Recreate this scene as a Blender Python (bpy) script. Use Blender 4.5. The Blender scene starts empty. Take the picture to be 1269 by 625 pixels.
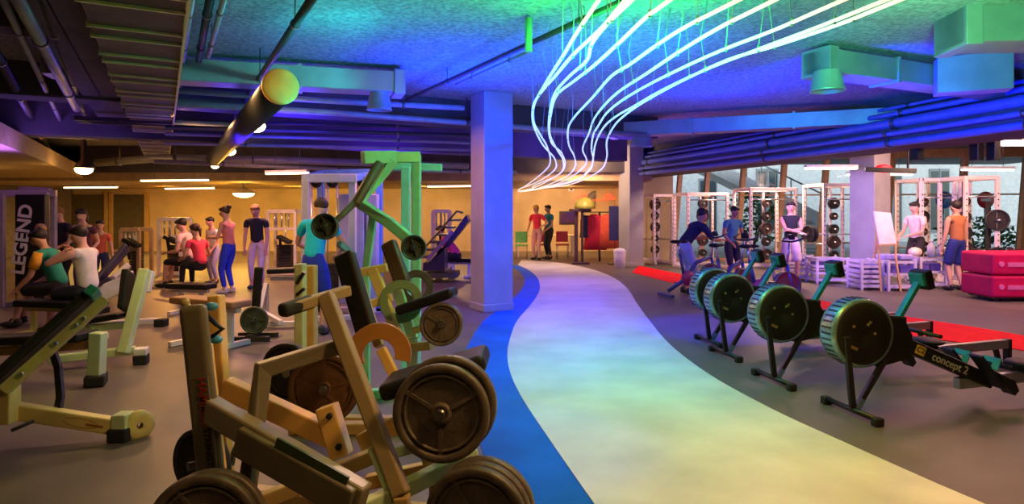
import bpy, bmesh, math, random
from mathutils import Vector, Matrix
random.seed(7)
scene = bpy.context.scene
COL = scene.collection
# the camera stands at X=0, Y=0 at eye height and looks along +Y; F is its focal length in pixels of a 1269 px wide frame
F, CX, HY, H = 800.0, 634.5, 262.0, 1.55
V = Vector
Z = V((0, 0, 1))
def P(px, py, Y):
    return V(((px-CX)/F*Y, Y, H-(py-HY)/F*Y))
def G(px, py, z=0.0):
    Y = (H-z)*F/(py-HY)
    return V(((px-CX)/F*Y, Y, z))
D1 = V((-0.473, 0.881, 0)); D2 = V((0.881, 0.473, 0)); YAW = math.radians(28.2)

# ------------------------------------------------------------------ materials
def lin(c):
    return tuple(((v/12.92) if v <= 0.04045 else ((v+0.055)/1.055)**2.4) for v in c)
MATS = {}
def mat(name, col, rough=0.5, metal=0.0, var=0.12, scale=6.0, bump=0.0, bscale=60.0, spec=0.5, coat=0.0):
    """procedural paint / plastic / cloth: colour varied by noise, optional bump"""
    if name in MATS: return MATS[name]
    m = bpy.data.materials.new(name); m.use_nodes = True
    nt = m.node_tree; b = nt.nodes['Principled BSDF']
    tc = nt.nodes.new('ShaderNodeTexCoord'); n = nt.nodes.new('ShaderNodeTexNoise')
    n.inputs['Scale'].default_value = scale; n.inputs['Detail'].default_value = 4
    nt.links.new(tc.outputs['Object'], n.inputs['Vector'])
    r = nt.nodes.new('ShaderNodeValToRGB')
    lo = [max(0, v*(1-var)) for v in col]; hi = [min(1, v*(1+var)) for v in col]
    r.color_ramp.elements[0].position = 0.3; r.color_ramp.elements[0].color = (*lo, 1)
    r.color_ramp.elements[1].position = 0.7; r.color_ramp.elements[1].color = (*hi, 1)
    nt.links.new(n.outputs['Fac'], r.inputs['Fac']); nt.links.new(r.outputs['Color'], b.inputs['Base Color'])
    b.inputs['Roughness'].default_value = rough; b.inputs['Metallic'].default_value = metal
    b.inputs['Specular IOR Level'].default_value = spec
    if coat: b.inputs['Coat Weight'].default_value = coat
    if bump:
        n2 = nt.nodes.new('ShaderNodeTexNoise'); n2.inputs['Scale'].default_value = bscale; n2.inputs['Detail'].default_value = 5
        nt.links.new(tc.outputs['Object'], n2.inputs['Vector'])
        bp = nt.nodes.new('ShaderNodeBump'); bp.inputs['Strength'].default_value = bump; bp.inputs['Distance'].default_value = 0.02
        nt.links.new(n2.outputs['Fac'], bp.inputs['Height']); nt.links.new(bp.outputs['Normal'], b.inputs['Normal'])
    MATS[name] = m
    return m
def emit(name, col, strength):
    if name in MATS: return MATS[name]
    m = bpy.data.materials.new(name); m.use_nodes = True
    b = m.node_tree.nodes['Principled BSDF']
    b.inputs['Base Color'].default_value = (*col, 1)
    b.inputs['Emission Color'].default_value = (*col, 1); b.inputs['Emission Strength'].default_value = strength
    MATS[name] = m
    return m
cream = mat('cream_paint', (0.50, 0.33, 0.12), 0.38, var=0.1, coat=0.2)
olive = mat('olive_paint', (0.17, 0.14, 0.09), 0.45, var=0.15)
mint = mat('pale_green_paint', (0.52, 0.66, 0.38), 0.4, var=0.08, coat=0.2)
white_paint = mat('white_paint', (0.72, 0.66, 0.68), 0.4, var=0.08)
pink_white = mat('rose_white_paint', (0.80, 0.66, 0.62), 0.4, var=0.08)
black_vinyl = mat('black_vinyl', (0.012, 0.011, 0.011), 0.5, var=0.3, bump=0.15, bscale=90, spec=.22)
black_plastic = mat('black_plastic', (0.015, 0.015, 0.016), 0.35, var=0.2)
rubber = mat('black_rubber', (0.012, 0.012, 0.012), 0.75, var=0.2)
cast_iron = mat('cast_iron', (0.12, 0.092, 0.07), 0.42, 0.2, var=0.3, scale=14, bump=0.2, bscale=120)
iron_dark = mat('dark_iron', (0.035, 0.03, 0.028), 0.5, 0.3, var=0.3, scale=14, bump=0.15)
steel = mat('steel', (0.55, 0.56, 0.58), 0.28, 0.9, var=0.1)
steel_dark = mat('dull_steel', (0.16, 0.15, 0.15), 0.35, 0.8, var=0.15)
teal_metal = mat('teal_arm_paint', (0.03, 0.32, 0.34), 0.35, 0.2)
galv = mat('galvanised_duct', (0.33, 0.35, 0.34), 0.42, 0.35, var=0.15, scale=3)
galv_dark = mat('dull_duct', (0.20, 0.19, 0.17), 0.55, 0.3, var=0.3, scale=3)
pipe_mat = mat('pipe_paint', (0.33, 0.34, 0.36), 0.4, 0.2)
pipe_dark = mat('dark_pipe', (0.05, 0.05, 0.055), 0.45, 0.3)
concrete = mat('concrete', (0.42, 0.41, 0.40), 0.8, var=0.25, scale=1.3, bump=0.25, bscale=18)
beam_mat = mat('dark_concrete_beam', (0.085, 0.075, 0.08), 0.85, var=0.35, scale=1.5, bump=0.3, bscale=14)
blue_plastic = mat('blue_plastic', (0.03, 0.15, 0.55), 0.35)
red_mat = mat('red_gym_strip', (0.85, 0.008, 0.02), 0.75, var=0.1, spec=.1)
pink_foam = mat('crimson_foam', (0.66, 0.006, 0.085), 0.55, var=0.1, spec=.25)

# ------------------------------------------------------------------ mesh builder
def basis(d, up=Z):
    d = d.normalized()
    if abs(d.dot(up)) > 0.995: up = V((0, 1, 0))
    s = d.cross(up).normalized(); u = s.cross(d).normalized()
    return d, s, u
def wloc(o):
    p = V((0,0,0))
    while o is not None: p = p+o.location; o = o.parent
    return p
class MB:
    def __init__(s): s.v = []; s.f = []; s.m = []; s.sm = []; s.mi = 0
    def add(s, vs, fs, smooth=False):
        o = len(s.v); s.v += [V(p) for p in vs]
        for f in fs: s.f.append([i+o for i in f]); s.m.append(s.mi); s.sm.append(smooth)
        return s
    def hexa(s, c):
        return s.add(c, [(0,3,2,1),(4,5,6,7),(0,1,5,4),(1,2,6,5),(2,3,7,6),(3,0,4,7)])
    def box(s, c, size, rz=0.0, rot=None):
        c = V(c); R = rot if rot is not None else Matrix.Rotation(rz, 3, 'Z')
        x, y, z = [v/2 for v in size]
        return s.hexa([c+R@V(p) for p in ((-x,-y,-z),(x,-y,-z),(x,y,-z),(-x,y,-z),(-x,-y,z),(x,-y,z),(x,y,z),(-x,y,z))])
    def beam(s, a, b, w, h, up=Z, w2=None, h2=None):
        a = V(a); b = V(b); d, sd, u = basis(b-a, up)
        w2 = w if w2 is None else w2; h2 = h if h2 is None else h2
        return s.hexa([a-sd*w/2-u*h/2, a+sd*w/2-u*h/2, a+sd*w/2+u*h/2, a-sd*w/2+u*h/2,
                       b-sd*w2/2-u*h2/2, b+sd*w2/2-u*h2/2, b+sd*w2/2+u*h2/2, b-sd*w2/2+u*h2/2])
    def path(s, pts, r, n=10, rect=None, up=Z, closed=False):
        """tube (or rectangular bar when rect=(w,h)) swept along pts"""
        pts = [V(p) for p in pts]; N = len(pts); rings = []
        for i, p in enumerate(pts):
            if closed: t = (pts[(i+1) % N]-pts[i-1])
            elif i == 0: t = pts[1]-pts[0]
            elif i == N-1: t = pts[-1]-pts[-2]
            else: t = (pts[i+1]-p).normalized()+(p-pts[i-1]).normalized()
            d, sd, u = basis(t, up)
            k = 1.0
            if not closed and 0 < i < N-1:
                c = d.dot((pts[i+1]-p).normalized()); k = 1/max(0.5, c)
            rr = r[i] if isinstance(r, (list, tuple)) else r
            if rect:
                w, h = rect
                rings.append([p+sd*x*w/2+u*y*h/2*k for x, y in ((-1,-1),(1,-1),(1,1),(-1,1))])
            else:
                rings.append([p+(sd*math.cos(2*math.pi*j/n)+u*math.sin(2*math.pi*j/n))*rr for j in range(n)])
        m = 4 if rect else n
        vs = [q for rg in rings for q in rg]; fs = []
        for i in range(N if closed else N-1):
            i2 = (i+1) % N
            for j in range(m): fs.append((i*m+j, i*m+(j+1) % m, i2*m+(j+1) % m, i2*m+j))
        s.add(vs, fs, not rect)
        if not closed:
            o = len(s.v)-len(vs)
            for rg in (list(range(m))[::-1], [(N-1)*m+j for j in range(m)]):
                s.f.append([o+q for q in rg]); s.m.append(s.mi); s.sm.append(False)
        return s
    def cyl(s, a, b, r, r2=None, n=16):
        return s.path([a, b], [r, r if r2 is None else r2], n)
    def lathe(s, prof, c, axis=Z, n=28, smooth=True, closed=False, a0=0.0, a1=2*math.pi):
        """prof: list of (radius, distance along the axis)"""
        c = V(c); d, sd, u = basis(V(axis)); M = len(prof)
        full = abs(a1-a0-2*math.pi) < 1e-6
        K = n if full else n+1
        vs = []
        for j in range(K):
            a = a0+(a1-a0)*j/n; e = sd*math.cos(a)+u*math.sin(a)
            vs += [c+e*r+d*t for r, t in prof]
        fs = []
        for j in range(n):
            j2 = (j+1) % K
            for i in range(M if closed else M-1):
                i2 = (i+1) % M
                fs.append((j*M+i, j2*M+i, j2*M+i2, j*M+i2))
        s.add(vs, fs, smooth)
        if not full and closed:
            o = len(s.v)-len(vs)
            for j in (0, K-1):
                s.f.append([o+j*M+i for i in range(M)]); s.m.append(s.mi); s.sm.append(False)
        return s
    def ell(s, c, r, rot=None, n=14, k=8):
        c = V(c); R = rot if rot is not None else Matrix.Identity(3)
        if not isinstance(r, (tuple, list)): r = (r, r, r)
        vs = []; fs = []
        for i in range(1, k):
            a = math.pi*i/k
            for j in range(n):
                b = 2*math.pi*j/n
                vs.append(c+R@V((r[0]*math.sin(a)*math.cos(b), r[1]*math.sin(a)*math.sin(b), r[2]*math.cos(a))))
        top = len(vs); vs.append(c+R@V((0,0,r[2]))); bot = len(vs); vs.append(c+R@V((0,0,-r[2])))
        for i in range(k-2):
            for j in range(n): fs.append((i*n+j, (i+1)*n+j, (i+1)*n+(j+1) % n, i*n+(j+1) % n))
        for j in range(n):
            fs.append((top, j, (j+1) % n)); fs.append((bot, (k-2)*n+(j+1) % n, (k-2)*n+j))
        return s.add(vs, fs, True)
    def prism(s, poly, ext):
        poly = [V(p) for p in poly]; ext = V(ext); n = len(poly)
        return s.add(poly+[p+ext for p in poly], [tuple(range(n)), tuple(range(2*n-1, n-1, -1))]+[(i, i+n, (i+1) % n+n, (i+1) % n) for i in range(n)])
    def build(s, name, mats, parent=None, bevel=0.0, seg=2, local=False, loc=None):
        me = bpy.data.meshes.new(name)
        off = V((0,0,0))
        if parent is not None and not local: off = wloc(parent)
        off = V(off)
        if loc is not None: off = V(loc)
        me.from_pydata([p-off for p in s.v], [], s.f)
        for m in (mats if isinstance(mats, (list, tuple)) else [mats]): me.materials.append(m)
        me.polygons.foreach_set('material_index', s.m); me.polygons.foreach_set('use_smooth', s.sm)
        bm = bmesh.new(); bm.from_mesh(me); bmesh.ops.recalc_face_normals(bm, faces=bm.faces[:]); bm.to_mesh(me); bm.free()
        o = bpy.data.objects.new(name, me); COL.objects.link(o)
        if parent is not None: o.parent = parent
        if loc is not None: o.location = loc
        if bevel:
            b = o.modifiers.new('bevel', 'BEVEL'); b.width = bevel; b.segments = seg; b.limit_method = 'ANGLE'; b.angle_limit = math.radians(50)
        return o
def tag(o, label, cat, group=None, kind=None):
    o['label'] = label; o['category'] = cat
    if group: o['group'] = group
    if kind: o['kind'] = kind
    return o
def thing(name, label, cat, loc, rz=0.0, group=None):
    o = bpy.data.objects.new(name, None); o.empty_display_size = 0.1; COL.objects.link(o)
    o.location = loc; o.rotation_euler = (0, 0, rz)
    return tag(o, label, cat, group)
def structure(o): o['kind'] = 'structure'; return o
def dup(o, loc=None, rz=None, label=None, group=None, parent=None):
    c = o.copy(); COL.objects.link(c)
    if parent is not None: c.parent = parent
    if loc is not None: c.location = loc
    if rz is not None: c.rotation_euler = (0, 0, rz)
    if label: c['label'] = label
    if group: c['group'] = group
    for ch in list(o.children): dup(ch, parent=c)
    return c
def text_mesh(name, body, m, parent, origin, xdir, ydir, size, depth=0.003, local=True, bold=0.0, align='CENTER'):
    """lettering laid on a surface: xdir runs along the line of text, ydir up the letters"""
    cu = bpy.data.curves.new(name, 'FONT'); cu.body = body; cu.size = size; cu.extrude = depth; cu.align_x = align; cu.align_y = 'CENTER'; cu.offset = bold
    t = bpy.data.objects.new(name+'_src', cu)
    COL.objects.link(t)
    dg = bpy.context.evaluated_depsgraph_get()
    me = bpy.data.meshes.new_from_object(t.evaluated_get(dg)); me.name = name
    bpy.data.objects.remove(t); bpy.data.curves.remove(cu)
    x = V(xdir).normalized(); y = V(ydir).normalized(); z = x.cross(y)
    M = Matrix((( x.x, y.x, z.x, 0), (x.y, y.y, z.y, 0), (x.z, y.z, z.z, 0), (0, 0, 0, 1)))
    M.translation = V(origin)-(V((0,0,0)) if (local or parent is None) else wloc(parent))
    me.transform(M); me.materials.clear(); me.materials.append(m)
    o = bpy.data.objects.new(name, me); COL.objects.link(o)
    if parent is not None: o.parent = parent
    return o
def smooth_pts(pts, k=6):
    pts = [V(p) for p in pts]; out = []
    q = [pts[0]*2-pts[1]]+pts+[pts[-1]*2-pts[-2]]
    for i in range(1, len(q)-2):
        a, b, c, d = q[i-1:i+3]
        for j in range(k):
            t = j/k
            out.append(0.5*((2*b)+(c-a)*t+(2*a-5*b+4*c-d)*t*t+(3*b-a-3*c+d)*t**3))
    out.append(pts[-1])
    return out

# ------------------------------------------------------------------ the setting: floor, track, walls, columns
def floor_material():
    m = bpy.data.materials.new('rubber_floor'); m.use_nodes = True; nt = m.node_tree; b = nt.nodes['Principled BSDF']
    g = nt.nodes.new('ShaderNodeNewGeometry')
    n = nt.nodes.new('ShaderNodeTexNoise'); n.inputs['Scale'].default_value = 1.1; n.inputs['Detail'].default_value = 6
    s = nt.nodes.new('ShaderNodeTexNoise'); s.inputs['Scale'].default_value = 160; s.inputs['Detail'].default_value = 2
    for q in (n, s): nt.links.new(g.outputs['Position'], q.inputs['Vector'])
    r = nt.nodes.new('ShaderNodeValToRGB'); r.color_ramp.elements[0].position = .3; r.color_ramp.elements[1].position = .72
    r.color_ramp.elements[0].color = (0.125, 0.10, 0.088, 1); r.color_ramp.elements[1].color = (0.19, 0.155, 0.135, 1)
    nt.links.new(n.outputs['Fac'], r.inputs['Fac'])
    mx = nt.nodes.new('ShaderNodeMix'); mx.data_type = 'RGBA'; mx.blend_type = 'MULTIPLY'; mx.inputs[0].default_value = 0.35
    nt.links.new(r.outputs['Color'], mx.inputs[6]); nt.links.new(s.outputs['Fac'], mx.inputs[7])
    nt.links.new(mx.outputs[2], b.inputs['Base Color'])
    b.inputs['Roughness'].default_value = 0.46
    bp = nt.nodes.new('ShaderNodeBump'); bp.inputs['Strength'].default_value = .12; bp.inputs['Distance'].default_value = .01
    nt.links.new(s.outputs['Fac'], bp.inputs['Height']); nt.links.new(bp.outputs['Normal'], b.inputs['Normal'])
    return m
floor_mat = floor_material()
track_mat = mat('pale_track_resin', (0.62, 0.62, 0.60), 0.42, var=0.16, scale=1.6, bump=0.05, bscale=25)
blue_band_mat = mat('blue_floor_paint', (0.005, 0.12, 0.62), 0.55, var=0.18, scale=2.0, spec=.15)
XL, XR, YF, YB, HC = -17.0, 19.0, -3.0, 25.0, 3.4
fl = MB(); fl.hexa([V((XL,YF,-.2)),V((XR,YF,-.2)),V((XR,YB,-.2)),V((XL,YB,-.2)),V((XL,YF,0)),V((XR,YF,0)),V((XR,YB,0)),V((XL,YB,0))])
structure(fl.build('floor', floor_mat))
left_px = [(642,329),(655,335),(666,345),(669,358),(664,370),(654,383),(640,400),(631,425),(629,445),(634,468),(650,500),(690,560),(735,625),(790,700),(880,820)]
right_px = [(646,323),(690,326),(728,333),(757,343),(777,358),(790,378),(806,400),(830,428),(878,465),(955,508),(1050,552),(1150,597),(1215,625),(1390,700),(1700,820)]
L = smooth_pts([G(*p) for p in left_px], 5); R = smooth_pts([G(*p) for p in right_px], 5)
def slab(left, right, z0, z1, name, m):
    b = MB(); n = len(left)
    vs = []
    for a, c in zip(left, right): vs += [V((a.x,a.y,z1)), V((c.x,c.y,z1)), V((c.x,c.y,z0)), V((a.x,a.y,z0))]
    fs = []
    for i in range(n-1):
        for j in range(4): fs.append((i*4+j, i*4+(j+1) % 4, (i+1)*4+(j+1) % 4, (i+1)*4+j))
    fs += [(0,1,2,3), ((n-1)*4+3,(n-1)*4+2,(n-1)*4+1,(n-1)*4)]
    b.add(vs, fs); return structure(b.build(name, m))
slab(L, R, -0.02, 0.012, 'floor_track', track_mat)
# painted band on the outer side of the bend
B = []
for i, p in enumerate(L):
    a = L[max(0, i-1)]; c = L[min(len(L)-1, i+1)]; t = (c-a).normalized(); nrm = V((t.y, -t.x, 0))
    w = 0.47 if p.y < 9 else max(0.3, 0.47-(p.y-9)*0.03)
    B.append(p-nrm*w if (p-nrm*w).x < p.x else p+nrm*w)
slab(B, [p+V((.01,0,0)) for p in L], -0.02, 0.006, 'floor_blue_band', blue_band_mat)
upper = [(792,330),(842,340),(930,357),(1010,372),(1110,391),(1200,405),(1269,417),(1400,440)]
lower = [(783,338),(838,352),(918,371),(990,389),(1085,411),(1180,424),(1262,434),(1370,462)]
slab(smooth_pts([G(*p) for p in lower], 4), smooth_pts([G(*p) for p in upper], 4), -0.02, 0.010, 'floor_red_strip', red_mat)

def wall(name, a, b, z0, z1, t, m):
    w = MB(); a = V(a); b = V(b); d = (b-a).normalized(); n = V((-d.y, d.x, 0))*t
    w.hexa([V((*q.xy, z)) for z in (z0, z1) for q in (a, b, b+n, a+n)])
    return structure(w.build(name, m))
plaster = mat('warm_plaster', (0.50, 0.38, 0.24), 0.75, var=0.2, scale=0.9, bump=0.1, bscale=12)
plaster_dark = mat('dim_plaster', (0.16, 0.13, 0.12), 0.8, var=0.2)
wall('wall_back', (XL, YB, 0), (4.2, YB, 0), 0, HC, 0.2, plaster)
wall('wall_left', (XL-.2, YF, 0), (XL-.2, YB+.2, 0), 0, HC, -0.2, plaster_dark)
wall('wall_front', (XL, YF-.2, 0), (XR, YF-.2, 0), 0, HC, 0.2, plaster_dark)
wall('wall_return', (4.0, 20.3, 0), (4.0, YB, 0), 0, HC, -0.2, plaster)
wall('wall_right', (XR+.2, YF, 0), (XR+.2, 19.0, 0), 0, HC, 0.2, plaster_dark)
# ceiling: rough sprayed concrete
def ceiling_material():
    m = mat('sprayed_concrete_ceiling', (0.30, 0.31, 0.30), 0.9, var=0.4, scale=24.0, bump=0.5, bscale=26)
    return m
cm = MB(); cm.box(((XL+XR)/2, 11, HC+.15), (XR-XL+.8, 29, .3)); structure(cm.build('ceiling', ceiling_material()))
# lower ceilings at the left and over the far end of the room
tan = mat('tan_soffit_paint', (0.46, 0.32, 0.17), 0.7, var=0.15)
c2 = MB(); e0 = V((-6.6, 8.0, 0)); e1 = V((-12.2, 18.4, 0))
c2.prism([V((e0.x,e0.y,2.5)), V((e1.x,e1.y,2.5)), V((XL,18.4,2.5)), V((XL,8.0,2.5))], (0,0,.3)); structure(c2.build('ceiling_low_left', tan))
c3 = MB(); c3.prism([V((XL,18.4,2.42)), V((4.0,18.4,2.42)), V((4.0,YB,2.42)), V((XL,YB,2.42))], (0,0,.28)); structure(c3.build('ceiling_low_back', tan))

col_mat = mat('column_plaster', (0.33, 0.32, 0.34), 0.6, var=0.1, scale=2.5, bump=0.12, bscale=16)
def column(corner, w, name='column'):
    c = V(corner)+D1*w/2+D2*w/2
    b = MB(); b.box((c.x, c.y, HC/2), (w, w, HC), YAW); b.box((c.x, c.y, .06), (w+.03, w+.03, .12), YAW)
    return structure(b.build(name, col_mat, bevel=.012))
column((-0.425, 9.86, 0), 0.5)
column((7.58, 13.5, 0), 0.56, 'column')
column((3.28, 18.0, 0), 0.5, 'column')

# ceiling beams (concrete downstands) : across (D2) and along (D1)
def beam_struct(a, b, w, h, ztop, m=beam_mat, name='ceiling_beam'):
    q = MB(); a = V(a); b = V(b); a.z = b.z = ztop-h/2; q.beam(a, b, w, h); return structure(q.build(name, m, bevel=.01))
def along(o, d, t): return V(o)+d*t
o1 = V((-0.4, 11.2, 0))
beam_struct(along(o1, D2, -12.5), along(o1, D2, 3.6), .45, .42, HC)
o2 = V((-0.4, 14.6, 0))
beam_struct(along(o2, D2, -13), along(o2, D2, 3.6), .45, .6, HC)
beam_struct((-12.2, 18.35, 0), (3.6, 18.35, 0), .3, .75, HC)
for k, (px, z) in enumerate(((30, 2.95), (75, 3.0))):
    a = P(px, 0, (z-H)*F/HY); beam_struct(a-D1*2.0, a+D1*8.5, .22, .38, HC)
oc = V((-2.9, 6.3, 0))
beam_struct(along(oc, D2, -9), along(oc, D2, -0.4), .3, .3, HC)

# glazed wall at the right: slanted timber-coloured posts with panes between them
mull = mat('timber_post', (0.42, 0.24, 0.12), 0.5, var=0.2)
def glass_material():
    m = bpy.data.materials.new('window_glass'); m.use_nodes = True; nt = m.node_tree; nt.nodes.clear()
    o = nt.nodes.new('ShaderNodeOutputMaterial'); mx = nt.nodes.new('ShaderNodeMixShader'); t = nt.nodes.new('ShaderNodeBsdfTransparent')
    g = nt.nodes.new('ShaderNodeBsdfGlossy'); g.inputs['Roughness'].default_value = 0.03; lw = nt.nodes.new('ShaderNodeLayerWeight'); lw.inputs['Blend'].default_value = .12
    t.inputs['Color'].default_value = (0.88, 0.93, 0.92, 1)
    nt.links.new(lw.outputs['Fresnel'], mx.inputs[0]); nt.links.new(t.outputs[0], mx.inputs[1]); nt.links.new(g.outputs[0], mx.inputs[2]); nt.links.new(mx.outputs[0], o.inputs['Surface'])
    return m
glass = glass_material()
wall('wall_pier', (3.9, 20.5, 0), (5.05, 20.25, 0), 0, HC, 0.25, plaster)
W0, W1 = V((5.05, 20.25, 0)), V((19.2, 18.2, 0)); wd = (W1-W0).normalized()
posts = [0.0]
for px in (868, 912, 962, 1014, 1095, 1185, 1262):
    k = (px-CX)/F
    posts.append((k*W0.y-W0.x)/(wd.x-k*wd.y))
posts.append((W1-W0).length)
zt = 3.15
for i in range(len(posts)-1):
    a, b = W0+wd*posts[i], W0+wd*posts[i+1]; lean = V((.28, 0, 0))
    root = bpy.data.objects.new('window_%d' % (i+1), None); COL.objects.link(root); root.location = a; structure(root)
    g = MB(); g.prism([a+V((0,.02,.1)), b+V((0,.02,.1)), b+lean+V((0,.02,zt)), a+lean+V((0,.02,zt))], (0,.012,0)); structure(g.build('pane', glass, root))
    f = MB(); f.beam(a, a+lean+V((0,0,HC)), .13, .2, up=V((0,1,0))); f.beam(a+V((0,0,.05)), b+V((0,0,.05)), .14, .1); f.beam(a+lean+V((0,0,3.27)), b+lean+V((0,0,3.27)), .14, .26)
    f.beam(a+lean*.62+V((0,0,2.05)), b+lean*.62+V((0,0,2.05)), .05, .045)
    structure(f.build('window_frame', mull, root, bevel=.006))
# outside the glass: a paved court with a pale building, its stair and planting
paving = mat('court_paving', (0.42, 0.40, 0.37), 0.8, var=0.2)
render_m = mat('pale_render', (0.62, 0.62, 0.60), 0.8, var=0.1)
q = MB(); q.box((14, 28.6, -.12), (40, 18, .2)); structure(q.build('ground_court', paving))
q = MB()
q.box((16, 33, 4.5), (40, .6, 9)); structure(q.build('exterior_wall', render_m))
# ------------------------------------------------------------------ court outside
t = thing('outdoor_stair', 'pale concrete stair sloping down behind the slanted window posts', 'stair', (7.6, 27.0, 0))
q = MB(); a, b = V((4.2, 27.5, 5.4)), V((12.8, 27.5, 1.2)); q.beam(a, b, 1.5, .5); q.build('stair_flight', mat('stair_concrete', (.68,.67,.64), .8), t)
q = MB()
for k in range(15):
    p = a.lerp(b, k/14.0); q.beam(p+V((0,-.72,.2)), p+V((0,-.72,1.1)), .04, .04)
q.build('balusters', steel, t)
q = MB(); q.beam(a+V((0,-.72,1.1)), b+V((0,-.72,1.1)), .06, .06); q.build('handrail', steel, t)
q = MB(); q.box((12.8, 27.5, .5), (1.4, 1.5, 1.0)); q.box((4.4, 27.5, 2.5), (1.0, 1.4, 5.0)); q.build('stair_pier', mat('stair_concrete', (.68,.67,.64), .8), t)
leaf = mat('leaf_green', (.06, .22, .06), .6, var=.5, scale=9)
def shrub(x, y, w, h, label):
    t = thing('shrub', label, 'shrub', (x, y, 0))
    q = MB()
    for k in range(9):
        aa = random.random()*6.28
        q.path([V((x,y,0)), V((x+math.cos(aa)*w*.2, y+math.sin(aa)*.2, h*.5)), V((x+math.cos(aa)*w*.45, y+math.sin(aa)*.3, h*.8))], [.03,.02,.008], 5)
    q.build('stem', mat('bark', (.12,.07,.04), .9), t)
    q = MB()
    for k in range(420):
        aa = random.random()*6.28; rr = math.sqrt(random.random()); zz = h*(.2+.8*random.random()); e = math.sqrt(max(.1, 1-((zz/h-.55)/.55)**2))
        c = V((x+math.cos(aa)*rr*w/2*e, y+math.sin(aa)*rr*.5*e, zz))
        d = V((random.uniform(-1,1), random.uniform(-1,1), random.uniform(-.4,1))).normalized()*.11; sd = d.cross(V((random.uniform(-1,1),random.uniform(-1,1),.3))).normalized()*.05
        q.add([c-d, c+sd, c+d, c-sd], [(0,1,2,3)])
    q.build('foliage', leaf, t)
shrub(15.6, 21.6, 3.0, 1.35, 'low green shrub outside the window between the far rack and crimson blocks')
shrub(18.6, 21.6, 2.6, 1.2, 'low green shrub outside the window above the crimson foam blocks')
shrub(8.6, 23.2, 2.0, 2.3, 'dark green bush outside the window left of the lilac column')
def road_sign(x, y, m, label, bar):
    t = thing('road_sign', label, 'sign', (x, y, 0))
    q = MB(); q.cyl((x,y,0), (x,y,2.1), .03); q.build('post', steel, t)
    q = MB(); q.lathe([(0,-.012),(.3,-.012),(.3,.012),(0,.012)], (x,y-.04,1.95), V((0,-1,0)), 24); q.build('disc', m, t)
    q = MB()
    if bar: q.box((x,y-.06,1.95), (.36,.01,.09))
    else: q.path([V((x,y-.06,1.8)), V((x,y-.06,2.05)), V((x-.09,y-.06,1.98))], .025, 6)
    q.build('mark', white_paint, t)
road_sign(15.1, 22.6, mat('sign_blue', (.1,.25,.7), .4), 'round blue road sign outside the window beyond the racks', False)
road_sign(16.7, 22.8, mat('sign_red', (.7,.03,.05), .4), 'round red no-entry sign outside the window beyond the racks', True)
for i, (x, w, h) in enumerate(((9.9, .9, 2.7), (12.9, 1.1, 3.2), (19.2, 1.0, 3.2), (21.6, 1.0, 3.2))):
    q = MB(); q.box((x, 32.65, h/2+.5), (w, .12, h)); q.box((x, 32.56, h/2+.5), (.06, .08, h)); q.mi = 1; q.box((x-w*.26, 32.58, h/2+.5), (w*.36, .03, h*.92)); q.box((x+w*.26, 32.58, h/2+.5), (w*.36, .03, h*.92))
    o = structure(q.build('exterior_window', [mat('grey_frame', (.25,.27,.28), .5), mat('dark_glass', (.05,.07,.08), .1)]))

# ------------------------------------------------------------------ ceiling services
# ribbed main duct at the left
da = V((-2.42, 4.12, 0))-D1*2.5; db = V((-8.85, 16.1, 0))
t = thing('ribbed_duct', 'large ribbed air duct running into the distance under the left ceiling', 'duct', (da.x, da.y, 2.9))
q = MB(); q.beam(da+Z*3.05, db+Z*3.05, .62, .3, w2=.5); q.build('duct_body', mat('dark_duct', (.075,.07,.06), .55, .2, var=.4, scale=3), t)
n = 24
rib = mat('duct_flange', (.80, .76, .36), .4, .1)
ln = (db-da).length; k = 0; s = 2.3
while s < ln-.2:
    for ds in (0, .32):
        p = da+(db-da).normalized()*(s+ds); f = MB(); w = .665-.12*(s/ln)
        f.beam(p+Z*3.05, p+(db-da).normalized()*.022+Z*3.05, w, .34); f.build('flange', rib, t)
    s += .95
q = MB(); off = D2*.325; q.beam(da+off+Z*2.89, db+off*.8+Z*2.89, .02, .04); q.build('edge_trim', rib, t)

def duct(name, label, a, b, w, h, m, end_flange=True):
    t = thing(name, label, 'duct', ((a+b)/2).to_tuple())
    q = MB(); q.beam(a, b, w, h); q.build('duct_body', m, t, bevel=.01)
    q = MB(); d = (b-a).normalized()
    for p in (a.lerp(b, .33), a.lerp(b, .68)): q.beam(p-d*.02, p+d*.02, w+.04, h+.04)
    q.build('joint', m, t)
    if end_flange:
        q = MB(); q.beam(b-d*.14, b, w+.05, h+.05); q.build('end_collar', m, t, bevel=.008)
    return t
def diffuser(p, r, label, parent=None):
    t = thing('air_diffuser', label, 'air vent', (p.x, p.y, p.z))
    q = MB(); q.lathe([(r*.8, .0),(r*.82,-.02),(r,-.2),(r*1.05,-.22),(r*.97,-.22),(r*.78,-.03)], p, Z, 20, closed=False); q.build('cone', galv, t)
    q = MB(); q.lathe([(0,-.16),(r*.85,-.16),(r*.85,-.175),(0,-.175)], p, Z, 20); q.build('core', iron_dark, t)
    return t
a, b = P(205, 88, 7.55), P(500, 107, 8.35); a.z = b.z = 3.19
duct('air_duct', 'teal-lit flat air duct crossing the ceiling behind the round-ended lamp', a-(b-a).normalized()*1.2, b, .36, .26, galv)
pd = P(470, 118, 8.25); pd.z = 3.06
diffuser(pd, .155, 'pale round diffuser under the end of the teal-lit duct')
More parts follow.
